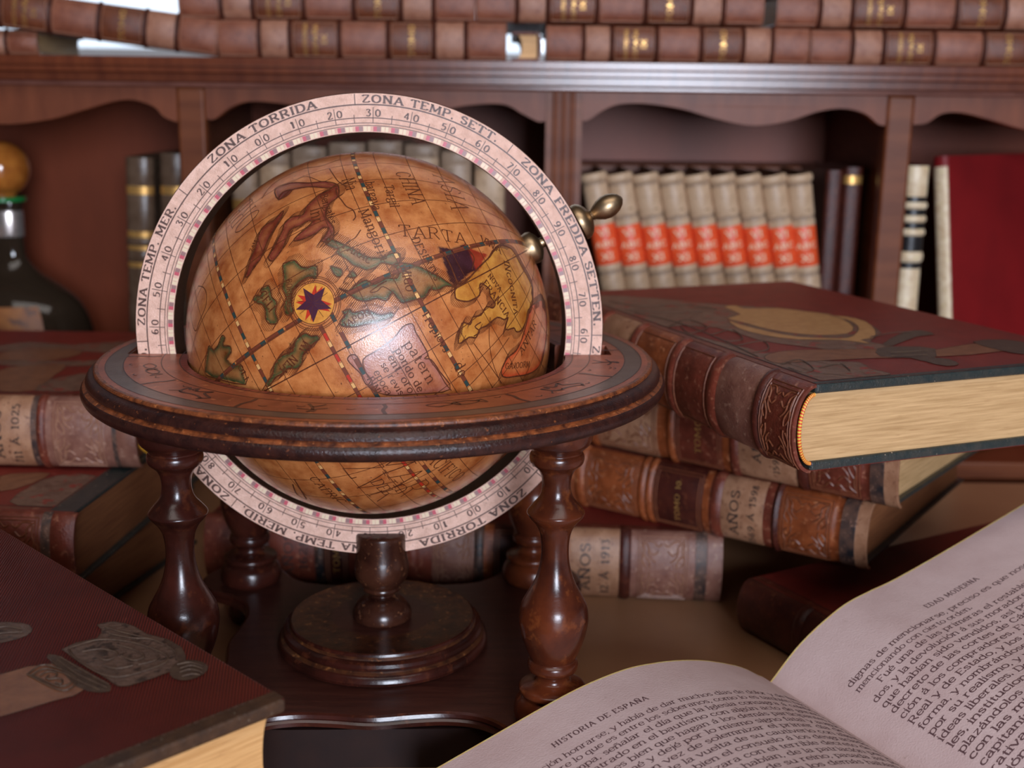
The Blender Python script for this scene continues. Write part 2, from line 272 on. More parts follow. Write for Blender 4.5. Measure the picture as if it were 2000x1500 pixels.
GP = [
('r', 1, [(-536, -3), (-519, -33), (-520, -55), (-517, -79), (-493, -99), (-463, -117), (-443, -138), (-412, -164), (-396, -178), (-392, -164), (-408, -140), (-412, -119), (-431, -98), (-463, -70), (-489, -40), (-515, -12)]),
('r', 1, [(-560, 169), (-540, 138), (-536, 110), (-518, 86), (-504, 63), (-479, 47), (-490, 19), (-486, -7), (-463, -22), (-444, -40), (-421, -65), (-404, -89), (-388, -88), (-384, -76), (-398, -47), (-425, -21), (-448, -1), (-445, 27), (-448, 56), (-436, 63), (-425, 41), (-417, 14), (-406, -4), (-396, 19), (-394, 59), (-402, 85), (-393, 98), (-375, 84), (-360, 67), (-354, 96), (-390, 112), (-437, 104), (-481, 128), (-502, 160)]),
('r', 0, [(-679, -9), (-668, 37), (-616, 93), (-594, 137), (-561, 167), (-553, 141), (-594, 89), (-618, 32), (-598, -5)]),
('r', 0, [(-600, -7), (-630, 12), (-615, 40), (-597, 20)]),
('g', 1, [(-352, 75), (-336, 80), (-315, 97), (-306, 90), (-277, 107), (-252, 117), (-236, 132), (-221, 147), (-220, 175), (-225, 191), (-206, 216), (-200, 232), (-230, 249), (-242, 228), (-240, 198), (-254, 168), (-277, 149), (-299, 137), (-320, 121), (-348, 99), (-363, 87)]),
('g', 1, [(-352, -60), (-353, -48), (-346, -24), (-319, -15), (-307, -1), (-296, 26), (-264, 10), (-278, -7), (-277, -33), (-267, -62), (-240, -82), (-212, -88), (-210, -105), (-222, -112), (-245, -104), (-259, -89), (-291, -88), (-314, -72)]),
('g', 1, [(-327, -147), (-322, -123), (-305, -122), (-284, -127), (-263, -120), (-241, -136), (-219, -139), (-209, -148), (-221, -168), (-239, -172), (-262, -162), (-283, -163), (-295, -175), (-314, -183), (-321, -172), (-310, -154)]),
('g', 1, [(-277, 60), (-266, 73), (-255, 83), (-239, 79), (-239, 65), (-254, 59)]),
('g', 1, [(-238, 108), (-218, 113), (-218, 102), (-227, 92)]),
('g', 1, [(-139, -139), (-123, -136), (-137, -124), (-142, -105), (-142, -85), (-127, -74), (-120, -58), (-109, -58), (-105, -86), (-93, -120), (-71, -137), (-68, -160), (-80, -177), (-75, -207), (-75, -229), (-63, -256), (-63, -270), (-73, -268), (-88, -231), (-111, -212), (-121, -180), (-117, -150), (-118, -139)]),
('g', 0, [(-316, -417), (-286, -401), (-282, -371), (-297, -340), (-280, -330), (-267, -352), (-244, -326), (-224, -332), (-217, -363), (-182, -347), (-170, -318), (-104, -338), (-206, -462), (-261, -494)]),
('g', 1, [(-208, 54), (-189, 75), (-195, 99), (-195, 131), (-174, 146), (-176, 183), (-164, 210), (-183, 223), (-207, 219), (-200, 245), (-176, 279), (-131, 313), (-111, 327), (-82, 342), (-58, 356), (-77, 331), (-78, 298), (-91, 279), (-75, 257), (-83, 226), (-90, 192), (-105, 185), (-131, 179), (-117, 154), (-135, 134), (-141, 105), (-156, 84), (-182, 71)]),
('g', 1, [(-145, 35), (-142, 55), (-129, 59), (-117, 96), (-89, 122), (-81, 150), (-69, 151), (-74, 107), (-84, 75), (-94, 41), (-112, 14), (-125, 18), (-131, 35)]),
('y', 1, [(-56, 355), (-37, 341), (-20, 340), (3, 365), (9, 386), (9, 416), (-21, 433), (-23, 444), (11, 459), (38, 449), (74, 453), (82, 436), (62, 418), (73, 386), (61, 357), (76, 339), (56, 317), (103, 277), (109, 315), (126, 335), (111, 359), (119, 386), (125, 434), (156, 454), (162, 471), (190, 440), (221, 472), (243, 473), (265, 493), (268, 531), (248, 570), (268, 613), (199, 662), (22, 662), (-117, 657), (-158, 594), (-114, 530), (-86, 461), (-61, 399)]),
('o', 1, [(388, 676), (263, 600), (270, 552), (297, 481), (302, 436), (285, 396), (293, 360), (315, 347), (342, 357), (385, 388), (456, 430), (538, 483), (571, 545), (568, 623), (530, 675)]),
('p', 0, [(-3, 21), (-7, 67), (-14, 122), (-30, 160), (-24, 187), (0, 184), (23, 185), (75, 184), (81, 169), (96, 184), (141, 188), (209, 188), (160, 102), (116, 28), (71, -3), (57, 13), (36, 10)]),
('p', 0, [(-23, -16), (-30, -1), (-19, 11), (10, 10), (40, 11), (61, 14), (70, 2), (58, -6), (28, -4), (6, -10)]),
('d', 0, [(-215, 367), (-193, 401), (-196, 456), (-159, 465), (-112, 458), (-75, 458), (-84, 432), (-77, 400), (-67, 378), (-58, 355), (-89, 349), (-140, 358)]),
('s', 0, [(-196, 456), (-163, 478), (-126, 521), (-106, 490), (-81, 470), (-79, 449), (-113, 455), (-160, 462)])]
GLN = [
(6, [(-542, 162), (-511, 157), (-482, 163), (-449, 169), (-427, 182), (-400, 181), (-389, 170)]),
(5, [(-349, 179), (-330, 156), (-325, 135), (-318, 113), (-320, 86)]),
(5, [(-672, 162), (-619, 168), (-573, 175), (-536, 191)]),
(5, [(-667, -56), (-721, -26), (-742, 19), (-743, 87), (-715, 138), (-741, 198)]),
(4, [(-672, 16), (-665, 49), (-665, 90), (-598, 130), (-604, 162)]),
(4, [(104, 411), (163, 371), (242, 342), (336, 330)]),
(4, [(229, 437), (235, 346), (243, 241)]),
(4, [(136, 319), (255, 329), (341, 333)]),
(5, [(75, 184), (94, 181), (139, 185), (183, 185), (215, 189)]),
(4, [(-129, 182), (-158, 164), (-153, 143), (-161, 126), (-169, 180), (-168, 151)]),
(8, [(-204, 368), (-147, 374), (-66, 367)]),
(5, [(-187, 456), (-134, 465), (-90, 436)]),
(5, [(-586, -373), (-598, -421), (-568, -459), (-483, -465), (-439, -455), (-441, -416), (-450, -363), (-484, -341), (-531, -346), (-586, -373)]),
(6, [(94, 374), (93, 349), (118, 355), (117, 330)]),
(9, [(313, -386), (410, -402), (500, -423), (455, -439), (353, -411)])]
GT = [
('ASIA', -636, 466, -369, 475, 1.15),
('CHINA', -601, 347, -399, 352, 1.1),
('Targil', -514, 296, -402, 286, 1),
('bargava', -542, 247, -404, 234, 1),
('Mangoria', -418, 195, -227, 190, 0.9),
('Bengales', -530, 112, -401, 106, 0.9),
('Inr', -485, 72, -425, 63, 1),
('Nia', -577, 186, -513, 188, 1.2),
('TARTA', -288, 270, -188, 467, 0.8),
('VWA', -196, 521, -99, 585, 0.9),
('DES', -269, 302, -203, 300, 1),
('ERTVS', -200, 306, -106, 305, 1),
('IN', -68, 582, -10, 563, 0.9),
('COGNITA', -6, 561, 183, 499, 0.85),
('NOVA', -36, 477, 54, 490, 0.9),
('FRANCIA', -22, 445, 166, 463, 0.9),
('FARAC', -315, 110, -234, 159, 0.9),
('MIGO', -190, 234, -113, 213, 1.1),
('Tropicvs', -39, 223, 103, 226, 0.9),
('de', 153, 232, 202, 227, 1.1),
('GAJOORM', 307, 367, 442, 450, 0.7),
('ANTAR', 346, 444, 371, 577, 0.8),
('BORNEO', -305, -67, -232, -98, 1),
('CELI', -315, -161, -245, -152, 1),
('NI', -127, -98, -110, -125, 1.2),
('NEA', -108, -147, -89, -206, 1),
('IAPON', -102, 22, -104, 102, 0.8),
('ORB', -581, -73, -751, -92, 1.5),
('ZAM', -457, -129, -480, -100, 1),
('patern', 14, 138, 158, 143, 0.8),
('pondo de', 16, 108, 161, 106, 0.8),
('ent. oro', 24, 82, 149, 83, 0.8),
('se revis', 32, 55, 139, 56, 0.8),
('epoca', 41, 28, 121, 27, 0.9),
('RINI', 49, 3, 103, 3, 0.9),
('MAR', 285, -97, 523, -115, 1.2),
('DEL', 374, -156, 474, -153, 0.9),
('ZVR', 277, -208, 517, -191, 1.3),
('PACIFICO', 348, 13, 585, 44, 1.1),
('CAPRIC', 303, -328, 489, -302, 0.9),
('OLI', -171, -332, -112, -333, 0.8)]
DEC = {
'R1': [('grey', [(20, 303), (54, 286), (74, 260), (96, 233), (120, 216), (139, 182), (146, 146), (132, 108), (105, 85), (111, 63), (83, 56), (56, 88), (43, 113), (41, 157), (10, 168), (26, 76), (43, 33), (41, 4), (10, 6), (3, 68), (2, 155), (0, 246)]), ('grey', [(25, 65), (21, 20), (56, -1), (55, 22), (60, 37), (41, 48)]), ('gold', [(89, 226), (102, 229), (100, 216), (124, 210), (134, 193), (143, 177), (139, 155), (127, 129), (109, 112), (89, 113), (75, 127), (69, 146), (68, 168), (66, 185), (84, 196)]), ('gold', [(63, 178), (62, 160), (65, 134), (73, 113), (88, 103), (100, 100), (117, 113), (132, 131), (141, 154), (138, 170), (148, 166), (149, 145), (134, 116), (116, 95), (104, 92), (101, 79), (91, 96), (67, 105), (55, 125), (53, 151)]), ('tan', [(18, 68), (33, 77), (61, 75), (112, 56), (105, 38), (73, 44), (37, 48), (15, 50), (14, 59)]), ('tan', [(125, 51), (180, 61), (194, 55), (163, 35), (113, 35)]), ('dark', [(95, 65), (113, 66), (128, 54), (99, 24), (96, 37), (82, 46)]), ('dark', [(109, 77), (146, 103), (162, 105), (160, 91), (144, 89), (110, 70)]), ('dark', [(106, 33), (114, 27), (110, 14), (100, 12), (97, 24)]), ('dark', [(166, 64), (190, 63), (195, 48), (194, 26), (168, 21), (162, 39)])],
'F': [('grey', [(169, 155), (179, 152), (189, 142), (190, 133), (185, 127), (175, 127), (164, 133)]), ('tan', [(138, 103), (161, 98), (181, 93), (181, 62), (166, 61), (146, 63), (129, 67)]), ('dark', [(182, 100), (186, 98), (189, 57), (183, 55), (179, 66), (181, 84)]), ('grey', [(190, 103), (206, 103), (212, 110), (213, 116), (220, 114), (224, 103), (224, 92), (228, 80), (226, 65), (222, 56), (216, 52), (194, 52), (191, 58), (191, 65)]), ('dark', [(213, 52), (219, 57), (224, 56), (227, 50), (226, 44), (221, 40), (214, 40), (211, 45)]), ('dark', [(227, 81), (228, 69), (223, 57), (220, 56), (224, 69)])],
'L1': [('grey', [(166, 164), (185, 146), (175, 109), (191, 76), (184, 57), (146, 56), (151, 91), (153, 121), (142, 153)]), ('tan', [(134, 150), (160, 136), (155, 95), (135, 89), (113, 102), (97, 133)]), ('grey', [(113, 140), (111, 104), (117, 70), (127, 50), (104, 50), (93, 93), (95, 132)]), ('tan', [(76, 124), (93, 112), (101, 84), (61, 78), (17, 73), (12, 95)]), ('grey', [(62, 67), (72, 54), (21, 37), (15, 72), (50, 75)])],
'L2': [('grey', [(49, 50), (72, 44), (75, 17), (13, 3), (4, 28), (17, 48)]), ('tan', [(67, 80), (75, 66), (77, 50), (54, 52), (36, 64)])]}
# ================================================================ DESKTOP GLOBE
GC=Vector((-.0051,.0048,.2158)); RG=.101
AX=Vector((.8773,.0579,.4764)).normalized(); LN=Vector((.0431,-.9982,.0419)); LN=(LN-AX*LN.dot(AX)).normalized(); LE=AX.cross(LN)
if LE.dot(Vector((.4779,-.0162,-.8782)))<0: LE=-LE
def sph(lo,la):
    a,b=math.radians(lo),math.radians(la); return (LN*math.cos(a)+LE*math.sin(a))*math.cos(b)+AX*math.sin(b)
G=empty('desktop_globe'); tag(G,'antique wooden desktop globe with horizon ring on four turned pillars','globe')
# ---- globe ball
KC={'r':(.20,.030,.022),'g':(.045,.075,.028),'y':(.62,.28,.045),'o':(.62,.08,.025),'p':(.42,.15,.11),'d':(.05,.012,.018),'s':(.34,.035,.015)}
KB={'r':.55,'g':.42,'y':.75,'o':.30,'p':.55,'d':1,'s':.9}
def ball():
    lo=np.concatenate([np.arange(-180,-100,4),np.arange(-100,100,.5),np.arange(100,180,4)]); la=np.arange(-89.5,89.6,.5)
    LO,LA=np.meshgrid(lo,la,indexing='ij'); nu,nv=LO.shape
    a,b=np.radians(LO),np.radians(LA)
    P=(np.array(LN)*np.cos(a)[...,None]+np.array(LE)*np.sin(a)[...,None])*np.cos(b)[...,None]+np.array(AX)*np.sin(b)[...,None]
    col=np.empty((nu,nv,3)); col[:]=(.62,.225,.066)
    for kind,h,pts in GP:
        q=np.array(pts,float)/10; m=((LO>q[:,0].min()-3)&(LO<q[:,0].max()+3)&(LA>q[:,1].min()-3)&(LA<q[:,1].max()+3))
        if not m.any(): continue
        x=LO[m];y=LA[m]; cs=np.cos(np.radians(y)); ins=np.zeros(len(x),bool); dist=np.full(len(x),99.)
        n=len(q)
        for i in range(n):
            (x1,y1),(x2,y2)=q[i],q[(i+1)%n]
            if y1!=y2: ins^=((y1>y)!=(y2>y))&(x<(x2-x1)*(y-y1)/(y2-y1)+x1)
            dx,dy=(x2-x1)*cs,(y2-y1); l2=dx*dx+dy*dy+1e-9; t=np.clip((((x-x1)*cs)*dx+(y-y1)*dy)/l2,0,1)
            dist=np.minimum(dist,np.hypot((x-x1)*cs-t*dx,(y-y1)-t*dy))
        k=np.where(ins,KB[kind]+(1-KB[kind])*np.exp(-(dist/1.3)**2),np.exp(-(dist/.35)**2)*.5)
        c=col[m]; col[m]=c*(1-k[:,None])+np.array(KC[kind])*k[:,None]
    mb=MB(); V=(np.array(GC)+P*RG)
    vs=V.reshape(-1,3); k=len(vs); i=np.arange(nu)[:,None];j=np.arange(nv-1)[None]
    A=(i*nv+j).ravel();Bq=(((i+1)%nu)*nv+j).ravel()
    fs=np.stack([A,Bq,Bq+1,A+1],1)
    mb.v=[tuple(p) for p in vs]; mb.f=[tuple(map(int,f)) for f in fs]; mb.m=[0]*len(mb.f)
    mb.add([GC+AX*RG],[],0); mb.add([GC-AX*RG],[],0); npole=k; spole=k+1
    for u in range(nu):
        u2=(u+1)%nu; mb.f.append((u*nv+nv-1,u2*nv+nv-1,npole)); mb.m.append(0); mb.f.append((u2*nv,u*nv,spole)); mb.m.append(0)
    return mb,col.reshape(-1,3)
mb,gcol=ball(); nbase=len(mb.v)
def sline(pts,wd,m=1,lift=.00012):
    P=[];N=[]
    for i in range(len(pts)-1):
        a=sph(*pts[i]);b=sph(*pts[i+1]); k=max(1,int((b-a).length/.03))
        for t in range(k): v=(a.lerp(b,t/k)).normalized(); P.append(GC+v*RG);N.append(v)
    v=sph(*pts[-1]);P.append(GC+v*RG);N.append(v); ribbon(mb,P,N,wd,m,lift)
for la in range(-80,90,10):
    if la in(0,): continue
    sline([(lo,la) for lo in range(-98,99,2)],.00036,1)
for k in range(-8,9):
    sline([(-5.5+12.4*k,la) for la in range(-84,87,2)],.00036 if k else .0006,1)
def band(f,t0,t1,step,wd,cols):
    t=t0;i=0
    sideA=[f(u,-wd) for u in np.arange(t0,t1+.1,2)]; sideB=[f(u,wd) for u in np.arange(t0,t1+.1,2)]
    sline(sideA,.00025,1,.00014); sline(sideB,.00025,1,.00014)
    while t<t1:
        L_,c=cols[i%len(cols)]; 
        if c: sline([f(u,0) for u in np.linspace(t,t+L_*step,4)],wd*2*RG*PI/180,c,.00010)
        t+=L_*step;i+=1
band(lambda u,o:(u,23.8+o),-98,98,1.0,.55,[(2.6,2),(2.2,3),(.5,0),(1.6,5)])
band(lambda u,o:(u,-26.4+o),-98,98,1.0,.55,[(2.8,2),(2.2,3),(1.2,0),(1.6,5)])
band(lambda u,o:(u,-3.8+o),-14,98,1.0,.5,[(2.4,2),(2.2,4),(.5,0),(1.4,5)])
band(lambda u,o:(u,.4+o),-18,98,1.0,.55,[(2.8,2),(2.2,3),(3.2,0)])
band(lambda u,o:(-18.2+o/max(.2,math.cos(math.radians(u))),u),-60,82,1.0,.62,[(4.2,2),(1.9,3),(.6,0)])
for kind,h,pts in GP:
    q=[(a/10,b/10) for a,b in pts]; cl=[(v.x,v.y) for v in catmull([(a,b,0) for a,b in q],3,True)]; cl.append(cl[0])
    if kind not in 'ds': sline(cl,.0008 if kind in 'yor' else .0006,1,.00016)
    if h:
        n=len(cl); acc=0
        for i in range(n-1):
            (a,b),(c,d)=cl[i],cl[i+1]; L_=math.hypot(c-a,d-b); acc+=L_
            while acc>.55:
                acc-=.55; t=1-acc/max(L_,.55) if L_>0 else 0; t=max(0,min(1,t)); x,y=a+(c-a)*t,b+(d-b)*t
                for sgn in (1,-1):
                    e=(x+sgn*.5*.45,y-sgn*.5*.9); ins=False
                    for u in range(len(q)):
                        (x1,y1),(x2,y2)=q[u],q[(u+1)%len(q)]
                        if (y1>e[1])!=(y2>e[1]) and e[0]<(x2-x1)*(e[1]-y1)/(y2-y1)+x1: ins=not ins
                    if not ins: sline([(x,y),(x+sgn*2.5*.45,y-sgn*2.5*.9)],.00026,1,.00009)
for wd,pts in GLN: sline([(v.x,v.y) for v in catmull([(a/10,b/10,0) for a,b in pts],4)],wd*.0001,1,.00015)
for s,a0,b0,a1,b1,hh in GT:
    A=sph(a0/10,b0/10);B=sph(a1/10,b1/10); d=(B-A); L_=d.length*RG; d.normalize(); mid=((A+B)/2).normalized(); up=mid.cross(d).normalized()
    sx=L_/twidth(s,.6)
    def mp(x,y,A=A,d=d,up=up):
        v=(A+d*(x/RG)+up*(y/RG)).normalized(); return GC+v*RG,v
    text(mb,s,mp,sx,max(sx*hh*1.05,.00042),1,.6,min(1.15,.00066/sx),min(.6,.00036/sx),q=3,lift=.00018,jit=.35)
# compass rose
cc=sph(-20.4,-2.6); cx_=cc.cross(AX).normalized(); cy_=cc.cross(cx_)
def cp(r,a): v=(cc+cx_*(r*math.cos(a)/RG)+cy_*(r*math.sin(a)/RG)).normalized(); return v
def disc(r,m,lift,k=6,seg=40):
    P=[[GC+cp(r*(i/k),2*PI*j/seg)*(RG+lift) for j in range(seg)] for i in range(k+1)]; mb.grid([P[i][::-1] for i in range(k+1)],m,cv=True)
disc(.0102,6,.00018)
for r_,wd in ((.0102,.0003),(.0112,.0003),(.0126,.0003),(.0134,.0003)):
    pts=[cp(r_,2*PI*j/48) for j in range(49)]; ribbon(mb,[GC+p*RG for p in pts],pts,wd,1,.00024)
def star(n,ro,ri,a0,m,lift):
    for k in range(n):
        t=a0+2*PI*k/n; A=[cp(0,0),cp(ri,t-PI/n),cp(ro,t),cp(ri,t+PI/n)]
        A=[GC+p*(RG+lift) for p in A]; mb.add(A,[(0,1,2),(0,2,3)],m)
star(4,.0094,.0030,.62,4,.00032); star(4,.0092,.0030,1.02,4,.00036); star(5,.0094,.0040,.15,7,.00048)
for k in range(8): 
    t=.15+PI/4*k; ribbon(mb,[GC+cp(.001,t)*RG,GC+cp(.0085,t)*RG],[cp(.001,t),cp(.0085,t)],.0002,1,.0005)
o=mb.build('globe_ball',[parch,ink,band_brown,band_teal,band_red,band_cream,comp_y,comp_p],G,smooth=1.2)
ca=o.data.color_attributes.new('Col','FLOAT_COLOR','POINT'); arr=np.ones((len(o.data.vertices),4),np.float32); arr[:nbase-2,:3]=gcol*1.08; ca.data.foreach_set('color',arr.ravel())
# ---- meridian ring (latitude scale)
MC=Vector((-.0041,-.0019,.2185)); MR=.130; mp_,mt_=.0432,-.042
E1=Vector((math.cos(mp_),math.sin(mp_),0)); E2=Vector((0,-math.sin(mt_),math.cos(mt_))); EN=E1.cross(E2)
if EN.y>0: EN=-EN
E2=E2-E1*E2.dot(E1)*0; 
def ms(r,a,dep=0): return MC+(E1*math.cos(a)+E2*math.sin(a))*r*MR-EN*dep
mb=MB(); seg=240
rad=[1,.992,.836,.830]; 
P=[[ms(r,2*PI*k/seg,d) for k in range(seg)] for r,d in ((.996,.0242),(1.0,.0235),(1.0,.0005),(.997,0),(.839,0),(.836,.0005),(.836,.0235),(.840,.0242),(.996,.0242))]
mb.grid(P,0,cv=True,mf=lambda i,j:0 if i==3 else 1)
def circ(r,wd,m=2): 
    pts=[ms(r,2*PI*k/180) for k in range(181)]; ribbon(mb,pts,[EN]*181,wd,m,.00012)
circ(.951,.0007);circ(.897,.0005);circ(.876,.00035);circ(.8655,.00035)
a90=math.radians(29)
for k in range(72):
    a=a90+math.radians(5*k)
    r0=.876 if 1 else 0; r1=.94 if k%2==0 else .91
    ribbon(mb,[ms(r0,a),ms(r1,a)],[EN]*2,.0004,2,.00014)
    for j,(f0,f1,c) in enumerate(((.02,.22,3),(.22,.44,5),(.47,.66,4),(.70,.86,4))):
        A0=a+math.radians(-5*f0);A1=a+math.radians(-5*f1)
        mb.add([ms(.842,A0,-.00012),ms(.842,A1,-.00012),ms(.862,A1,-.00012),ms(.862,A0,-.00012)],[(0,1,2,3)],{3:3,5:5,4:4}[c])
def atext(t,a0,a1,r,hgt,track=.8,th=1.45,serif=True):
    # runs clockwise from angle a0 to a1 (degrees), tops outward
    sx=math.radians(a0-a1)*r*MR/twidth(t,track); sy=hgt/7
    def mp(x,y):
        a=math.radians(a0)-x/(r*MR); return ms(r+y/MR,a),EN
    text(mb,t,mp,sx,sy,2,track,th,.6,serif,q=5,lift=.00016,jit=.25)
for t,a,b in (('ZONA TEMP. MER.',178.7,146.8),('ZONA TORRIDA',133,102.6),('ZONA TEMP. SETT.',91.8,56.3),('ZONA FREDDA SETTEN.',48.8,1.2),('ZONA TEMP. SETT.',-3.5,-38),('ZONA TORRIDA',-46.6,-78.2),('ZONA TEMP. MERID.',-88,-126.6),('ZONA FREDDA MERID.',-130.5,-176)):
    atext(t,a,b,.9595,.0038)
for a in (143,93.5,52.9,-.8,-41,-83,-128.6,-177.3): ribbon(mb,[ms(.952,math.radians(a)),ms(.995,math.radians(a))],[EN]*2,.0005,2,.00014)
for k in range(36):
    d=k*10; lat=[90,80,70,60,50,40,30,20,10,0,10,20,30,40,50,60,70,80][k%18]; a=29+d; s='%02d'%lat
    for i,ch in enumerate(s): atext(ch,a+(2.0 if i==0 else -.5),a+(.5 if i==0 else -2.0),.904,.0036,0,1.25,False)
mb.build('meridian_ring',[mpaper,mrim,mink,mpink,mcream,mgrey],G,smooth=.5)
# ---- horizon ring with slots for the meridian
def radmat(r): return 4 if r<.1085 else 3 if r<.118 else 0 if r<.1375 else 1 if r<.1465 else 0
prof=[(.104,.1965),(.104,.2046),(.1045,.2057)]+[(r,.2057) for r in (.1085,.113,.118,.125,.131,.1375,.142,.1465,.150)]+[(.1518,.2056),(.1525,.2050),(.1527,.2040),(.1524,.2036),(.1530,.2031),(.1548,.2026),(.1562,.2014),(.1570,.1998),(.1570,.1984),(.1563,.1977),(.1572,.1971),(.1586,.1964),(.1596,.1952),(.1600,.1938),(.1598,.1922),(.1590,.1906),(.1574,.1892),(.155,.1884),(.150,.188),(.130,.188),(.106,.1885),(.104,.190),(.104,.1965)]
def rm(i):
    r=(prof[i][0]+prof[i+1][0])/2; z=(prof[i][1]+prof[i+1][1])/2
    if z>.20565 and r<.1505: return radmat(r)
    if z>.2035 and r>.15: return 5
    if .2028<z<.2036 and r>.15: return 2
    if .1962<z<.1985 and r>.155: return 5
    return 2
mb=MB(); seg=192
P=[[(r*math.cos(2*PI*k/seg),r*math.sin(2*PI*k/seg),z) for k in range(seg)] for r,z in prof[:-1]]
mb.grid(P,0,cu=True,cv=True,mf=lambda i,j:rm(i))
# flip orientation outward
mb.f=[f[::-1] for f in mb.f]
ring=mb.build('horizon_ring',[print_red,print_grey,wood_edge,print_red,print_rose,wood_worn],None,smooth=0)
cut=MB()
for sx_ in (-1,1):
    cx0=MC+E1*(sx_*.118)
    for_pts=[]
    for a,b in ((-.017,-.0012),(.017,-.0012),(.017,.0265),(-.017,.0265)):
        q=cx0+E1*a+Vector((-E1.y,E1.x,0))*b; for_pts.append((q.x,q.y))
    cut.prism(for_pts,.18,.215)
co=cut.build('slot_cutter',[wood_dark],None,smooth=0)
md=ring.modifiers.new('slots','BOOLEAN'); md.operation='DIFFERENCE'; md.object=co; md.solver='EXACT'
dg=bpy.context.evaluated_depsgraph_get(); me2=bpy.data.meshes.new_from_object(ring.evaluated_get(dg))
ring.modifiers.clear(); ring.data=me2; bpy.data.objects.remove(co); me2.shade_smooth(); me2.set_sharp_from_angle(angle=.45); ring.parent=G
# printed figures on the ring (kept as one decorated layer of the ring)
mb=MB(); rnd=random.Random(5); UP=Vector((0,0,1))
def rp(r,a): return Vector((r*math.cos(a),r*math.sin(a),.2057))
def rl(pts,wd,m=0,cl=False,sm=True):
    q=[rp(*p) for p in pts]
    if sm: q=catmull(q,5,cl)
    if cl: q.append(q[0])
    ribbon(mb,q,[UP]*len(q),wd*1.4,m,.0001)
for r_ in (.1085,.118,.1375,.1466): rl([(r_,2*PI*k/96) for k in range(97)],.0004,sm=False)
for k in range(120):
    a=2*PI*k/120; rl([(.1045,a),(.1085,a)],.0003,sm=False)
for k in range(12):
    a=2*PI*k/12+.12; rl([(.119,a),(.124,a+.006),(.130,a-.004),(.1372,a+.003)],.0014)
    c=a+.26
    if k%3==0:   # fish
        for o_ in (-.05,.06):
            rl([(.124,c+o_-.05),(.127,c+o_-.02),(.126,c+o_+.03),(.1235,c+o_+.05),(.121,c+o_+.02),(.1215,c+o_-.02)],.0007,cl=True); rl([(.124,c+o_+.05),(.127,c+o_+.075),(.121,c+o_+.07),(.124,c+o_+.05)],.0008)
    elif k%3==1: # beast
        rl([(.122,c-.09),(.127,c-.08),(.130,c-.05),(.129,c),(.130,c+.05),(.132,c+.08),(.129,c+.10),(.127,c+.07),(.124,c+.03),(.120,c+.04),(.124,c-.02),(.120,c-.05),(.124,c-.06)],.0011,cl=True)
        rl([(.131,c+.08),(.134,c+.07)],.0008); rl([(.128,c-.08),(.132,c-.11)],.0007)
    else:        # figure
        rl([(.120,c-.03),(.126,c),(.131,c+.01),(.134,c),(.133,c+.02),(.130,c+.02)],.0011); rl([(.126,c),(.120,c+.04)],.001); rl([(.129,c-.05),(.130,c),(.127,c+.06)],.0009)
    for q in range(3):
        a2=c+rnd.uniform(-.2,.2); r2=rnd.uniform(.121,.134); rl([(r2,a2),(r2+.001,a2+.02),(r2-.0005,a2+.035)],.0005)
o=mb.build('horizon_print',[print_ink],ring,smooth=0)
# ---- turned pillars
PROF=[(.0178,.031),(.0196,.0335),(.0199,.0373),(.0188,.0420),(.0165,.0448),(.0152,.0456),(.0158,.0462),(.0172,.0472),(.0175,.0486),(.0170,.0500),(.0145,.0512),(.0100,.0526),(.0086,.0545),(.0088,.0566),(.0104,.0581),(.0124,.0592),(.0131,.0612),(.0128,.0636),(.0116,.0648),(.0119,.0660),(.0142,.0713),(.0163,.0776),(.0177,.0847),(.0178,.0890),(.0168,.0945),(.0146,.0990),(.0116,.1045),(.0095,.1095),(.0080,.1150),(.0072,.1200),(.0070,.1250),(.0073,.1300),(.0083,.1345),(.0104,.1385),(.0128,.1412),(.0142,.1432),(.0146,.1443),(.0139,.1456),(.0115,.1485),(.0090,.1515),(.0076,.1550),(.0072,.1592),(.0078,.1635),(.0095,.1670),(.0118,.1690),(.0132,.1705),(.0137,.1727),(.0133,.1748),(.0124,.1757),(.0128,.1768),(.0145,.1786),(.0165,.1806),(.0176,.1840),(.0180,.1882)]
pv=catmull([(r,z,0) for r,z in PROF],3); pv=[(v.x,v.y) for v in pv]
PIL={}
for k,(x_,y_) in {'front left':(-.0905,-.0970),'front right':(.0970,-.0905),'rear left':(-.0970,.0905),'rear right':(.0905,.0970)}.items():
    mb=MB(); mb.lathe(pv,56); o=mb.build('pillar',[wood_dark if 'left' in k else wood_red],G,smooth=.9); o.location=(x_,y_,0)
    mb=MB(); mb.lathe([(.006,0),(.0095,.001),(.0115,.005),(.0118,.009),(.0105,.014),(.008,.018),(.0075,.023)],40); f=mb.build('foot',[wood_dark],G,smooth=.9); f.location=(x_*1.06,y_*1.06,0)
# ---- base plate: four lobes joined by scooped sides
qd=[(0,-.0925),(.022,-.0895),(.040,-.0885),(.056,-.0925),(.068,-.103),(.078,-.119),(.094,-.1275),(.112,-.124),(.124,-.112),(.1275,-.094),(.119,-.078),(.103,-.068),(.0925,-.056),(.0885,-.040),(.0895,-.022)]
out=[]
for k in range(4):
    c,s_=math.cos(PI/2*k+.0345),math.sin(PI/2*k+.0345); out+=[(x*c-y*s_,x*s_+y*c,0) for x,y in qd]
cl=[(v.x,v.y) for v in catmull(out,5,True)]
mb=MB()
def off(pl,d):
    n=len(pl); r=[]
    for i in range(n):
        a=Vector(pl[i-1]);b=Vector(pl[(i+1)%n]); t=(b-a).normalized(); r.append((pl[i][0]-t.y*d,pl[i][1]+t.x*d))
    return r
ls=[(.003,.0228),(.0,.0240),(0,.0262),(.0012,.0274),(.0004,.0284),(.0010,.0302),(.0024,.031)]
Pp=[[(x,y,z) for x,y in off(cl,d)] for d,z in ls]; mb.grid(Pp,1,cv=True); mb.flat(off(cl,.0024),.031,0); mb.flat(off(cl,.003)[::-1],.0228,1)
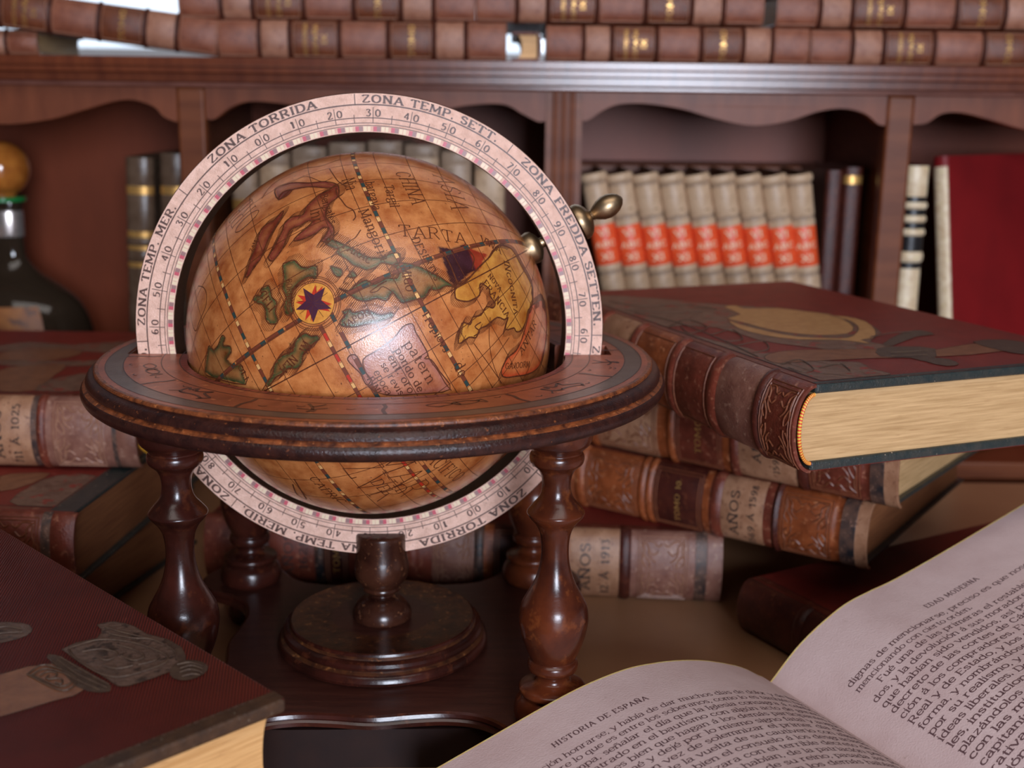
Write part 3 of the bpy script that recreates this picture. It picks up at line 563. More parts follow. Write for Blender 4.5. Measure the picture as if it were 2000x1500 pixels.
mb.build('base_plate',[wood_plate,wood_dark],G,smooth=.5)
mb=MB(); pl4=[(v.x,v.y) for v in catmull([(a*math.cos(.0345)-b_*math.sin(.0345),a*math.sin(.0345)+b_*math.cos(.0345),0) for a,b_ in ((-.062,-.0882),(0,-.0892),(.062,-.0882),(.070,-.076),(.0765,-.062),(.0865,-.05),(.0865,.05),(.0765,.062),(.070,.076),(.062,.0855),(-.062,.0855),(-.070,.076),(-.0765,.062),(-.0865,.05),(-.0865,-.05),(-.0765,-.062),(-.070,-.076))],3,True)]
mb.prism(pl4,.0003,.0227); mb.build('plinth',[M('plinth_dark_wood',(.014,.006,.005),(.009,.004,.004),scale=60,rough=.5,spec=.3)],G,smooth=.6)
# ---- pedestal with cup that holds the meridian
mb=MB()
pp=[(.0590,.031),(.0612,.0322),(.0618,.0340),(.0612,.0362),(.0596,.0380),(.0580,.0386),(.0574,.0392),(.0584,.0402),(.0586,.0416),(.0578,.0432),(.0562,.0442),(.0548,.0445),(.0543,.0452),(.0545,.0464),(.0540,.0476),(.0532,.0482),(.0528,.0480),(.030,.0480),(.0150,.0480)]
mb.lathe(pp,96,mf=lambda i:1 if i in (4,5,11,12,15,16) else (0 if i<15 else 2)); 
mb.build('pedestal_foot',[wood_dark,wood_ped,wood_plate],G,smooth=.5)
mb=MB()
cp_=[(.0158,.0480),(.0168,.0487),(.0173,.0500),(.0170,.0530),(.0158,.0558),(.0135,.0588),(.0100,.0612),(.0072,.0622),(.0066,.0630),(.0072,.0642),(.0090,.0650),(.0108,.0660),(.0112,.0672),(.0109,.0684),(.0115,.0694),(.0138,.0722),(.0154,.0752),(.0159,.0790),(.0156,.0830),(.0148,.0870),(.0145,.0920),(.0145,.0985),(.0141,.1003),(.0132,.1010)]
mb.lathe([(v.x,v.y) for v in catmull([(r,z,0) for r,z in cp_],3)],56)
cup=mb.build('meridian_cup',[M('cup_wood',**{**WOOD,'c1':(.05,.018,.010),'c3':(.16,.07,.035),'s3':300,'lo3':.60,'hi3':.75})],G,smooth=.8)
cut=MB(); pts=[]
for a,b in ((-.03,-.0004),(.03,-.0004),(.03,.0246),(-.03,.0246)):
    q=Vector((MC.x,MC.y+.0006,0))+Vector((E1.x,E1.y,0))*a+Vector((-E1.y,E1.x,0))*b; pts.append((q.x,q.y))
# slot: keep only the front cheek and rear cheek around the ring
bz=MC.z-MR*.9995
cut.prism(pts,bz-.0005,.12)
co=cut.build('c',[wood_dark],None,smooth=0)
md=cup.modifiers.new('slot','BOOLEAN'); md.operation='DIFFERENCE'; md.object=co; md.solver='EXACT'
cup.location=(0,-.004,0); bpy.context.view_layer.update()
dg=bpy.context.evaluated_depsgraph_get(); me2=bpy.data.meshes.new_from_object(cup.evaluated_get(dg)); cup.modifiers.clear(); cup.data=me2; bpy.data.objects.remove(co)
me2.shade_smooth(); me2.set_sharp_from_angle(angle=.7)
# ---- brass axis
MA=GC+AX*0
mb=MB(); mb.lathe([(.0,RG-.002),(.0088,RG-.001),(.0094,RG+.002),(.0086,RG+.0045),(.0055,RG+.0066),(.003,RG+.0075),(.003,RG+.010)],40,GC,AX)
mb.build('axis_cap',[brass],G,smooth=.8)
mb=MB(); fa=(AX+Vector((0,0,.035))).normalized(); base=GC+AX*.1330
mb.lathe([(.0104,-.0008),(.0106,.0006),(.0102,.0024),(.0088,.0044),(.0064,.0060),(.0040,.0069),(.0028,.0074),(.0026,.0080),(.0034,.0080),(.0030,.0086),(.0042,.0104),(.0058,.0134),(.0066,.0168),(.0064,.0200),(.0052,.0232),(.0034,.0256),(.0012,.0270),(.0002,.0273)],40,base,fa)
mb.build('finial',[brass],G,smooth=.8)
mb=MB(); mb.lathe([(.0022,RG+.004),(.0022,.136)],16,GC,AX); mb.build('axis_pin',[brass],G)
FLN = [[(169, 90), (178, 93), (182, 73), (173, 66), (169, 90)], [(170, 88), (177, 89), (181, 74), (174, 70), (170, 88)], [(172, 85), (176, 86), (178, 82), (175, 79), (173, 81), (175, 83)], [(173, 79), (176, 78), (177, 75), (175, 72), (174, 75)], [(184, 94), (184, 76), (187, 56)], [(182, 95), (181, 76), (184, 56)], [(186, 96), (187, 78), (189, 58)], [(192, 101), (206, 100), (216, 85), (218, 62), (198, 60), (191, 69), (190, 89), (192, 101)], [(214, 111), (217, 100), (222, 87)], [(212, 103), (217, 92), (223, 84), (224, 68), (220, 59)], [(195, 94), (202, 91), (205, 82), (199, 79), (197, 85)], [(209, 90), (212, 81), (212, 72), (207, 71), (205, 79)], [(206, 66), (213, 65), (217, 68)], [(195, 76), (198, 69), (204, 67)], [(218, 55), (223, 53), (225, 46)], [(217, 51), (222, 50), (224, 44)], [(215, 48), (220, 47), (222, 41)], [(214, 44), (218, 43), (220, 40)], [(175, 144), (182, 142), (186, 135)], [(173, 138), (180, 135), (185, 131)]]
RLN = [[(21, 272), (35, 244), (64, 244), (77, 216)], [(16, 237), (37, 216), (63, 212)], [(12, 168), (36, 187), (35, 159), (14, 144), (19, 165)], [(24, 135), (45, 145), (34, 116), (21, 113)], [(20, 100), (42, 106), (31, 84), (17, 79)], [(13, 45), (31, 53), (24, 30), (13, 25), (13, 38)], [(28, 31), (46, 36), (40, 19)], [(94, 52), (119, 50)], [(88, 44), (110, 40)], [(114, 96), (136, 103), (151, 102)], [(16, 223), (25, 182), (22, 127), (13, 67)]]
# ================================================================ BOOK MATERIALS
def LE_(name,c1,c2,c3=(.03,.01,.007),rough=.29,**k):
    kw=dict(scale=90,rough=rough,bump=.45,bscale=900,s3=260,lo3=.58,hi3=.70); kw.update(k)
    return M(name,c1,c2,c3=c3,**kw)
calf=LE_('calf_brown',(.22,.060,.020),(.12,.030,.010),(.32,.13,.06))
calf_red=LE_('calf_red_brown',(.13,.030,.018),(.075,.018,.011),(.22,.09,.055))
calf_pale=LE_('calf_worn_pale',(.30,.17,.105),(.21,.105,.06),(.12,.05,.03))
calf_mauve=LE_('calf_mauve',(.20,.10,.075),(.13,.055,.042),(.28,.17,.13))
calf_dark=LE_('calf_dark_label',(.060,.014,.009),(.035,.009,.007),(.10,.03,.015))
marble=LE_('marbled_leather',(.015,.016,.02),(.10,.055,.04),(.20,.12,.09),s3=380)
tool=M('blind_tooling',(.10,.030,.013),(.16,.055,.025),scale=500,rough=.45)
tool_pale=M('blind_tooling_pale',(.27,.15,.10),(.19,.09,.06),scale=500,rough=.45)
gilt=M('gilt_letter',(.62,.40,.13),(.40,.22,.07),scale=600,rough=.35,metal=.6)
black=M('black_letter',(.022,.016,.016),rough=.5)
cloth=M('red_cloth',(.165,.020,.014),(.12,.014,.010),scale=60,rough=.42,bump=.5,bscale=1500,c3=(.22,.05,.035),s3=180,lo3=.66,hi3=.74)
cloth_rib=M('red_ribbed_cloth',(.13,.018,.013),(.09,.012,.009),scale=40,rough=.40,bump=.4,bscale=900,c3=(.22,.055,.04),s3=120,lo3=.68,hi3=.76)
grey_print=M('grey_brown_print',(.15,.092,.068),(.10,.055,.040),scale=130,rough=.42,bump=.8,bscale=260,c3=(.19,.03,.022),s3=95,lo3=.58,hi3=.63)
gold_print=M('faded_gold_print',(.40,.235,.10),(.32,.17,.07),scale=200,rough=.42,bump=.2,bscale=900)
tan_print=M('tan_print',(.19,.085,.045),(.13,.055,.03),scale=150,rough=.42,bump=.2)
crest_print=M('crest_print',(.075,.050,.040),(.11,.07,.055),scale=240,rough=.4,bump=1.0,bscale=330,c3=(.035,.024,.02),s3=200,lo3=.55,hi3=.62)
dark_print=M('dark_print',(.045,.028,.022),(.075,.05,.035),scale=300,rough=.4,bump=.5,bscale=900)
green_leather=M('green_leather_edge',(.014,.024,.026),(.030,.034,.032),scale=160,rough=.35,bump=.5,bscale=700,c3=(.42,.34,.25),s3=520,lo3=.68,hi3=.72)
brown_leather=M('brown_leather_edge',(.035,.020,.013),(.060,.032,.018),scale=160,rough=.4,bump=.6,bscale=600,c3=(.26,.24,.18),s3=480,lo3=.69,hi3=.73)
pages=M('page_edges_gilt',(.48,.335,.175),(.33,.215,.10),scale=26,rough=.5,stretch=(1,1,26),bump=.5,bscale=30,c3=(.30,.18,.08),s3=60,lo3=.63,hi3=.72)
pages_wood=M('page_edges_tan',(.62,.38,.17),(.46,.26,.10),scale=24,rough=.5,stretch=(1,1,26),bump=.5,bscale=30,c3=(.32,.16,.06),s3=50,lo3=.60,hi3=.72)
pages_dark=M('page_edges_brown',(.20,.085,.035),(.13,.05,.022),scale=24,rough=.5,stretch=(1,1,26),bump=.4,bscale=30)
hb_red=M('headband_red',(.50,.05,.02),rough=.5); hb_yel=M('headband_yellow',(.70,.42,.06),rough=.5)
endband=M('pink_headcap',(.32,.04,.05),(.18,.02,.03),scale=300,rough=.5,bump=.5)
def add_ribs(m,freq,dirv,dark):
    nt=m.node_tree; N=nt.nodes; L=nt.links; b=N['Principled BSDF']; tc=N.new('ShaderNodeTexCoord'); mp=N.new('ShaderNodeMapping'); mp.inputs['Rotation'].default_value=(0,0,dirv)
    L.new(tc.outputs['Object'],mp.inputs[0]); wv=N.new('ShaderNodeTexWave'); wv.inputs['Scale'].default_value=freq; wv.inputs['Distortion'].default_value=.25; wv.inputs['Detail Scale'].default_value=2; L.new(mp.outputs[0],wv.inputs[0])
    old=b.inputs['Base Color'].links[0].from_socket; x=N.new('ShaderNodeMix'); x.data_type='RGBA'; L.new(wv.outputs['Fac'],x.inputs[0]); x.inputs[6].default_value=(*dark,1); L.new(old,x.inputs[7]); L.new(x.outputs[2],b.inputs['Base Color'])
    bp=N.new('ShaderNodeBump'); bp.inputs['Strength'].default_value=.6; bp.inputs['Distance'].default_value=.0006; L.new(wv.outputs['Fac'],bp.inputs['Height']); L.new(bp.outputs[0],b.inputs['Normal'])
add_ribs(cloth_rib,250,.62,(.035,.006,.005))
BT=.0028
def spine_pt(T,b,H,y,a,off=0): # a in [-pi/2,pi/2]
    ca,sa=math.cos(a),math.sin(a); n=Vector((-ca/b,0,sa/(T/2))).normalized()
    return Vector((.003-b*ca,y,T/2+T/2*sa))+n*off,n
def leafs(mb,mapper,w,h,m,ridge):
    # blind tooled leaf scrolls in the two upper corners and a spray in the middle (panel w across, h along)
    def cu(pts,wd):
        q=[mapper(p.x,p.y) for p in catmull([(a*w,b*h,0) for a,b in pts],4)]; ribbon(mb,[p for p,_ in q],[n for _,n in q],wd,m,.0001,ridge)
    for fx in (0,1):
        for fy in (0,1):
            X=lambda a:(1-a if fx else a); Y=lambda b:(1-b if fy else b)
            for pts in (((.10,.10),(.18,.22),(.32,.24),(.40,.36)),((.14,.12),(.26,.14),(.38,.10),(.46,.18)),((.10,.16),(.10,.30),(.18,.40),(.14,.48)),((.24,.20),(.30,.32),(.24,.42)),((.30,.14),(.40,.24),(.48,.24))):
                cu([(X(a),Y(b)) for a,b in pts],.0011)
def make_book(name,label,cat,mtx,H,W_,T,spine,b=.010,cover=cloth,edge=green_leather,page=pages,decor=None,rib=False,group=None,bands=True,edgew=.004,hb=False,simple=False,first=None,tmats=None,inset=.005,jst=True,bt=None,lines=None):
    E_=empty(name,mat=mtx); tag(E_,label,cat,group)
    t=bt or BT
    # boards
    mats=[cover,edge,crest_print if cover is cloth_rib else grey_print,gold_print,tan_print,dark_print,calf_red,black]
    for top in (0,1):
        mb=MB(); z0,z1=(T-t,T) if top else (0,t)
        mb.box(.004,W_,0,H,z0,z1,[1,0,1,1,1,1] if top else [0,1,1,1,1,1])
        o=mb.build('cover_board',mats,E_,smooth=0,bevel=.0008 if not bt else .0016)
        if top and not simple:
            dz=T+.00006; d=MB()
            d.flat([(.0045,.0004),(W_-.0005,.0004),(W_-.0005,edgew),(.0045,edgew)],dz,1)
            if jst:
                d.flat([(.0045,edgew),(.0095,edgew),(.0095,H-.001),(.0045,H-.001)],dz,6)
                ribbon(d,[Vector((.0105,edgew+.001,dz)),Vector((.0105,H-.002,dz))],[Vector((0,0,1))]*2,.0008,7,.00005)
            if edgew>.005:
                for k in range(int((W_-.02)/.0035)): x=.012+k*.0035; d.flat([(x,edgew-.0014),(x+.0019,edgew-.0014),(x+.0019,edgew-.0006),(x,edgew-.0006)],dz+.0001,2)
            for i,(kind,pts) in enumerate(decor or []):
                pl=[(v.x,v.y) for v in catmull([(a/1000,bb/1000,0) for a,bb in pts],2,True)]
                pl=[(min(max(x,.0112),W_-.0006),min(max(y,edgew+.0004),H-.0006)) for x,y in pl]
                d.flat(pl,dz+.0001+.00003*i,{'grey':2,'gold':3,'tan':4,'dark':5}[kind])
                q=[Vector((x,y,dz+.00014+.00003*i)) for x,y in pl+pl[:1]]; ribbon(d,q,[Vector((0,0,1))]*len(q),.0005,5,.00004)
            for pl in lines or []:
                q=[Vector((v.x,v.y,dz+.0006)) for v in catmull([(a/1000,b_/1000,0) for a,b_ in pl],5)]; ribbon(d,q,[Vector((0,0,1))]*len(q),.0009,5,-.0001,.0004)
            d.build('cover_print',mats,o,smooth=0)
    # spine
    NA=26; mt=list(spine['mats']); ys=[]
    segs=spine['segs']  # (y0,y1,mat,kind)
    rows=[];rm_=[]
    for (y0,y1,m,kind) in segs:
        L_=y1-y0
        if kind=='raised': pr=[(0,.0),(.18,.0012),(.5,.0018),(.82,.0012),(1,0)]
        elif kind=='groove': pr=[(0,.0),(.3,-.0006),(.7,-.0006),(1,0)]
        else: pr=[(0,0),(.02,.0002),(.98,.0002),(1,0)]
        for f,o_ in pr: rows.append((y0+f*L_,o_)); rm_.append(m)
    mb=MB(); P=[[spine_pt(T,b,H,y,-PI/2+PI*k/NA,o_)[0] for k in range(NA+1)] for y,o_ in rows]
    mb.grid(P,0,mf=lambda i,j:rm_[i])
    # inner wall and end caps give the leather its thickness
    Q=[[spine_pt(T-.003,b-.0018,H,y,-PI/2+PI*k/NA)[0]+Vector((0.0004,0,.0015)) for k in range(NA+1)] for y in (rows[0][0],rows[-1][0])]
    mb.grid([Q[0][::-1],Q[1][::-1]],rm_[0])
    mb.grid([Q[0],P[0]],rm_[0]); mb.grid([P[-1],Q[1]],rm_[-1])
    nm=len(mt)
    for (y0,y1,m,kind) in segs:
        L_=y1-y0
        def mp(x,y,y0=y0): # x across (bottom to top), y along
            a=-PI/2+PI*(x/(T)); p,n=spine_pt(T,b,H,y0+y,a,.0003); return p,n
        if kind in('orn','frame','title','titlef') and not simple:
            for ins in (.0016,.0036) if kind!='frame' else (.0016,):
                e0,e1=ins,L_-ins; x0,x1=T*.12+ins,T*.88-ins
                cyc=[(x0,e0),(x1,e0),(x1,e1),(x0,e1),(x0,e0)]
                for i in range(4):
                    q=[mp(cyc[i][0]+(cyc[i+1][0]-cyc[i][0])*k/8,cyc[i][1]+(cyc[i+1][1]-cyc[i][1])*k/8) for k in range(9)]
                    ribbon(mb,[p for p,_ in q],[n for _,n in q],.0007,spine.get('tool',nm-1),.0001,.0005)
        if kind=='orn' and not simple:
            def mo(x,y,mp=mp): return mp(T*.15+x,y)
            leafs(mb,mo,T*.70,L_,spine.get('tool',nm-1),.00055)
    for (s,yc,sz,m,*r) in spine.get('text',[]):
        tw=twidth(s,.5)*sz; x0=(T-tw)/2+(r[0] if r else 0)
        def mt_(x,y,yc=yc,sz=sz,x0=x0):
            # reading direction across the spine (bottom to top), letter tops towards the head
            a=-PI/2+PI*min(max((x0+x)/T,.02),.98); return spine_pt(T,b,H,yc+y-3.5*sz,a,.0004)
        text(mb,s,mt_,sz,sz*(r[1] if len(r)>1 else 1),m,.5,1.3,.7,lift=.00015)
    mb.build('spine',mt,E_,smooth=.7)
    # page block
    mb=MB(); prof=[]
    zb,zt=t,T-t; K=12
    pb=b-(.0058 if hb else .0035); prof=[(.0035-pb*math.cos(-PI/2+PI*k/K),T/2+(zt-zb)/2*math.sin(-PI/2+PI*k/K)) for k in range(K+1)]
    fe=[(W_-inset-.0045*math.cos(PI/2-PI*k/K),T/2+(zt-zb)/2*math.sin(PI/2-PI*k/K)) for k in range(K+1)]
    pl=prof+fe
    mb.prism(pl,inset-.001,H-inset+.001,0,xf=lambda x,y,z:(x,z,y))
    mb.f=[f[::-1] for f in mb.f]
    mb.build('page_block',[page],E_,smooth=.5)
    if hb:
        mb=MB(); n=64
        for i in range(n):
            for k in range(2): pass
            a0=-PI/2+PI*i/n*.98+.02; a1=-PI/2+PI*(i+1)/n*.98+.02; ring=[]
            for a in (a0,a1):
                c=Vector((.0030-(b-.0046)*math.cos(a),inset-.0040,T/2+(T/2-.0052)*math.sin(a))); nn=Vector((-math.cos(a),0,math.sin(a)))
                ring.append([c+(nn*math.cos(q)+Vector((0,-1,0))*math.sin(q))*.0011 for q in [2*PI*j/8 for j in range(8)]])
            mb.grid(ring,(i//1)%2,cv=True)
        mb.build('headband',[hb_red,hb_yel],E_,smooth=.8)
    return E_
def pose(ox,oy,oz,sx,sy,roll=0):
    s=Vector((sx,sy,0)).normalized(); w_=Vector((s.y,-s.x,0)); m=Matrix((w_,s,Vector((0,0,1)))).transposed().to_4x4(); m.translation=(ox,oy,oz); return m
TM=[calf,calf_pale,calf_dark,marble,calf_red,calf_mauve,black,gilt,tool,tool_pale]  # 0..9
# R3: tomo 10, anos 1569 a 1598
make_book('leather_book','brown leather tome with a pale label ending in 1598, in the right stack','book',pose(.304,.069,.052,-.815,.58),.33,.235,.045,
 dict(mats=TM,tool=8,segs=[(-.004,.004,1,''),(.004,.014,3,''),(.014,.019,0,'groove'),(.019,.056,0,'orn'),(.056,.061,2,'raised'),(.061,.067,4,''),(.067,.098,1,''),(.098,.107,4,'raised'),(.107,.112,0,''),(.112,.151,2,'title'),(.151,.157,0,'raised'),(.157,.163,0,'raised'),(.163,.208,0,'orn'),(.208,.216,0,'raised'),(.216,.262,0,'orn'),(.262,.272,4,'raised'),(.272,.314,0,'orn'),(.314,.330,3,''),(.330,.333,1,'')],
 text=[('AÑOS',.088,.00085,6),('1569 Á 1598',.075,.00062,6),('TOMO 10.',.131,.00050,7)]),b=.012,cover=cloth,page=pages_dark,decor=[])
# R2: tomo 11
make_book('leather_book','pale brown leather tome lettered TOMO 11, second from the top of the right stack','book',pose(.317,.058,.0975,-.785,.62),.33,.225,.0585,
 dict(mats=TM,tool=8,segs=[(-.004,.005,1,''),(.005,.014,3,''),(.014,.019,4,'groove'),(.019,.056,4,'orn'),(.056,.064,2,'raised'),(.064,.106,1,''),(.106,.113,4,'raised'),(.113,.118,0,''),(.118,.156,4,'title'),(.156,.162,0,'raised'),(.162,.170,0,'groove'),(.170,.222,1,'orn'),(.222,.230,0,'raised'),(.230,.270,0,'orn'),(.270,.280,4,'raised'),(.280,.318,0,'orn'),(.318,.333,3,'')],
 text=[('TOMO 11',.137,.00062,7),('AÑOS',.092,.0008,6),('1598 Á 1621',.078,.0006,6)]),b=.012,cover=cloth,page=pages)
# R4: bottom left of the stack, runs behind the globe
make_book('leather_book','long mauve brown tome lying flat on the table behind the globe stand','book',pose(.222,.1345,0,-.9965,.085),.365,.225,.051,
 dict(mats=TM,tool=9,segs=[(-.003,.008,5,''),(.008,.016,3,''),(.016,.020,5,''),(.020,.057,5,'orn'),(.057,.061,5,''),(.061,.069,2,'raised'),(.069,.104,1,''),(.104,.109,9,'raised'),(.109,.114,0,''),(.114,.158,2,'title'),(.158,.165,0,''),(.165,.172,3,'raised'),(.172,.202,5,'orn'),(.202,.212,4,''),(.212,.220,4,'raised'),(.220,.262,4,''),(.262,.280,2,'titlef'),(.280,.287,3,'raised'),(.287,.320,4,''),(.320,.330,2,'raised'),(.330,.368,4,'')],
 text=[('AÑOS',.093,.00095,6),('12 Á 1913',.079,.00075,6),('TOMO',.271,.0006,7),('AÑOS',.306,.0009,6),('1621',.295,.0008,6)]),b=.011,cover=cloth,page=pages)
# R1: big book on top
make_book('leather_book','large red book with a gold shield printed on its cover, topmost of the right stack','book',pose(.228,-.060,.1565,-.375,.927),.325,.215,.0475,
 dict(mats=TM,tool=8,segs=[(-.0015,.030,4,'orn'),(.030,.036,2,'raised'),(.036,.074,5,''),(.074,.084,4,'raised'),(.084,.122,4,'frame'),(.122,.130,4,'raised'),(.130,.176,0,'frame'),(.176,.184,4,'raised'),(.184,.226,1,''),(.226,.234,4,'raised'),(.234,.275,4,'frame'),(.275,.283,2,'raised'),(.283,.329,4,'orn')]),b=.013,cover=cloth,page=pages,decor=DEC['R1'],hb=True,edgew=.005,bt=.0055,inset=.003,lines=RLN)
# R5: dark book at the bottom
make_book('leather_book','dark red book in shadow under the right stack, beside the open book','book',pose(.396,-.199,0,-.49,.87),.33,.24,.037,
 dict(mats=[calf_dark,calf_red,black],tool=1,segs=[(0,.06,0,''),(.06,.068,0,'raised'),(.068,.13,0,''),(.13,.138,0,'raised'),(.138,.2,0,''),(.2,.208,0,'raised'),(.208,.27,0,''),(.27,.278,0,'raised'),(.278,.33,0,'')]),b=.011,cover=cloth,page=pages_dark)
# L1, L2, L3
lb1=make_book('leather_book','red book with patchwork printed cover, topmost of the left stack','book',pose(-.180,.125,.098,-.999,.03),.33,.235,.049,
 dict(mats=TM,tool=9,segs=[(-.004,.009,5,''),(.009,.012,3,''),(.012,.017,5,''),(.017,.053,5,'orn'),(.053,.057,5,''),(.057,.063,4,'raised'),(.063,.067,3,''),(.067,.108,1,''),(.108,.116,4,'raised'),(.116,.16,2,'title'),(.16,.168,4,'raised'),(.168,.21,5,'orn'),(.21,.218,4,'raised'),(.218,.26,5,'orn'),(.26,.268,4,'raised'),(.268,.333,5,'orn')],
 text=[('AÑOS',.090,.0009,6),('711 Á 1025',.077,.0007,6)]),b=.013,cover=cloth,page=pages_dark,decor=DEC['L1'],hb=False,edgew=.002)
mb=MB(); q=[Vector(v) for v in ((.020,.004,.012),(.017,-.001,.008),(.020,-.006,.002),(.026,-.009,-.004),(.033,-.010,-.0085))]; q=catmull(q,4); mb.grid([[a+Vector((0,0,.0)),a+Vector((.001,.0035,.0004))] for a in q],0); mb.build('bookmark_ribbon',[M('yellow_ribbon',(.65,.32,.03),rough=.5)],lb1,smooth=.8)
make_book('leather_book','red book with dark green leather cover edge, second from the top of the left stack','book',pose(-.1925,.034,.049,-.9956,.094),.33,.235,.0475,
 dict(mats=TM,tool=8,segs=[(-.003,.012,4,''),(.012,.018,3,''),(.018,.056,4,'orn'),(.056,.064,4,'raised'),(.064,.11,4,''),(.11,.118,2,'raised'),(.118,.16,2,''),(.16,.17,4,'raised'),(.17,.22,4,''),(.22,.333,4,'')]),b=.010,cover=cloth,page=pages_dark,decor=DEC['L2'],edgew=.016)
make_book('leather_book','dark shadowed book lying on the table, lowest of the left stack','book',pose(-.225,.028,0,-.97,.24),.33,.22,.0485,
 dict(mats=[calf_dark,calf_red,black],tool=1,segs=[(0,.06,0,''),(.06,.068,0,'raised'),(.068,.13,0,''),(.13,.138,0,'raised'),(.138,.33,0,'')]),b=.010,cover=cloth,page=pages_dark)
# F: foreground left
fo=make_book('cloth_book','dark red ribbed cloth book with a printed crest in the left foreground','book',pose(-.1822,-.3875,.058,-.706,.708),.34,.235,.052,
 dict(mats=[calf_red,calf_dark,black],tool=1,segs=[(0,.07,0,''),(.07,.078,0,'raised'),(.078,.15,0,''),(.15,.158,0,'raised'),(.158,.34,0,'')]),b=.012,cover=cloth_rib,edge=brown_leather,page=pages_wood,decor=DEC['F'],edgew=.008,jst=False,bt=.0065,lines=FLN)
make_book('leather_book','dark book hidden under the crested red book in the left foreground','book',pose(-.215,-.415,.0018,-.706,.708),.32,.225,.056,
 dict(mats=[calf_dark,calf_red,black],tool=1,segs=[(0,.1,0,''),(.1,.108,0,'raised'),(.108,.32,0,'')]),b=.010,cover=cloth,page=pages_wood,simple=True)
# ================================================================ OPEN BOOK
OB=empty('open_book',mat=pose(.2210,-.0469,0,-.4695,.8829)); tag(OB,'open book with printed Spanish text pages in the right foreground','book')
# local frame: x = across the pages (right positive), y = away from the reader (top edge y=0), z up
page_m=M('printed_page',(.72,.54,.52),(.64,.46,.44),scale=30,rough=.62,bump=.25,bscale=900,c3=(.40,.25,.19),s3=120,lo3=.70,hi3=.80,spec=.3)
page_rim=M('page_rim',(.78,.58,.26),(.62,.42,.16),scale=300,rough=.55)
print_m=M('print_ink',(.085,.045,.055),(.13,.08,.09),scale=800,rough=.6)
board_m=M('open_book_board',(.02,.012,.010),(.04,.015,.012),scale=80,rough=.4)
LP=[(0,.0300),(-.0030,.0325),(-.0058,.0347),(-.0096,.0368),(-.018,.0421),(-.028,.0468),(-.0457,.0531),(-.0628,.0571),(-.080,.0593),(-.0985,.0598),(-.1231,.0563),(-.147,.0500),(-.1698,.0430),(-.2031,.0327),(-.212,.0300)]
RP=[(0,.0300),(.0040,.0338),(.0085,.0384),(.0189,.0479),(.0331,.0574),(.0514,.0665),(.070,.0712),(.0904,.0752),(.1308,.0862),(.1927,.1047),(.222,.1135)]
PL=.30
def curve(P):
    q=[(v.x,v.y) for v in catmull([(a,b,0) for a,b in P],6)]; s=[0]
    for i in range(1,len(q)): s.append(s[-1]+math.hypot(q[i][0]-q[i-1][0],q[i][1]-q[i-1][1]))
    return q,s
def surf(P):
    q,s=curve(P); sg=1 if q[-1][0]>0 else -1
    def f(a,y):   # a = arc distance from the gutter
        a=min(max(a,0),s[-1]-1e-6); i=int(np.searchsorted(s,a,side='right'))-1; i=min(i,len(q)-2); t=(a-s[i])/(s[i+1]-s[i])
        x=q[i][0]+(q[i+1][0]-q[i][0])*t; z=q[i][1]+(q[i+1][1]-q[i][1])*t
        tx,tz=(q[i+1][0]-q[i][0])*sg,(q[i+1][1]-q[i][1])*sg; n=Vector((-tz,0,tx)).normalized(); return Vector((x,y,z)),n
    return f,q,s
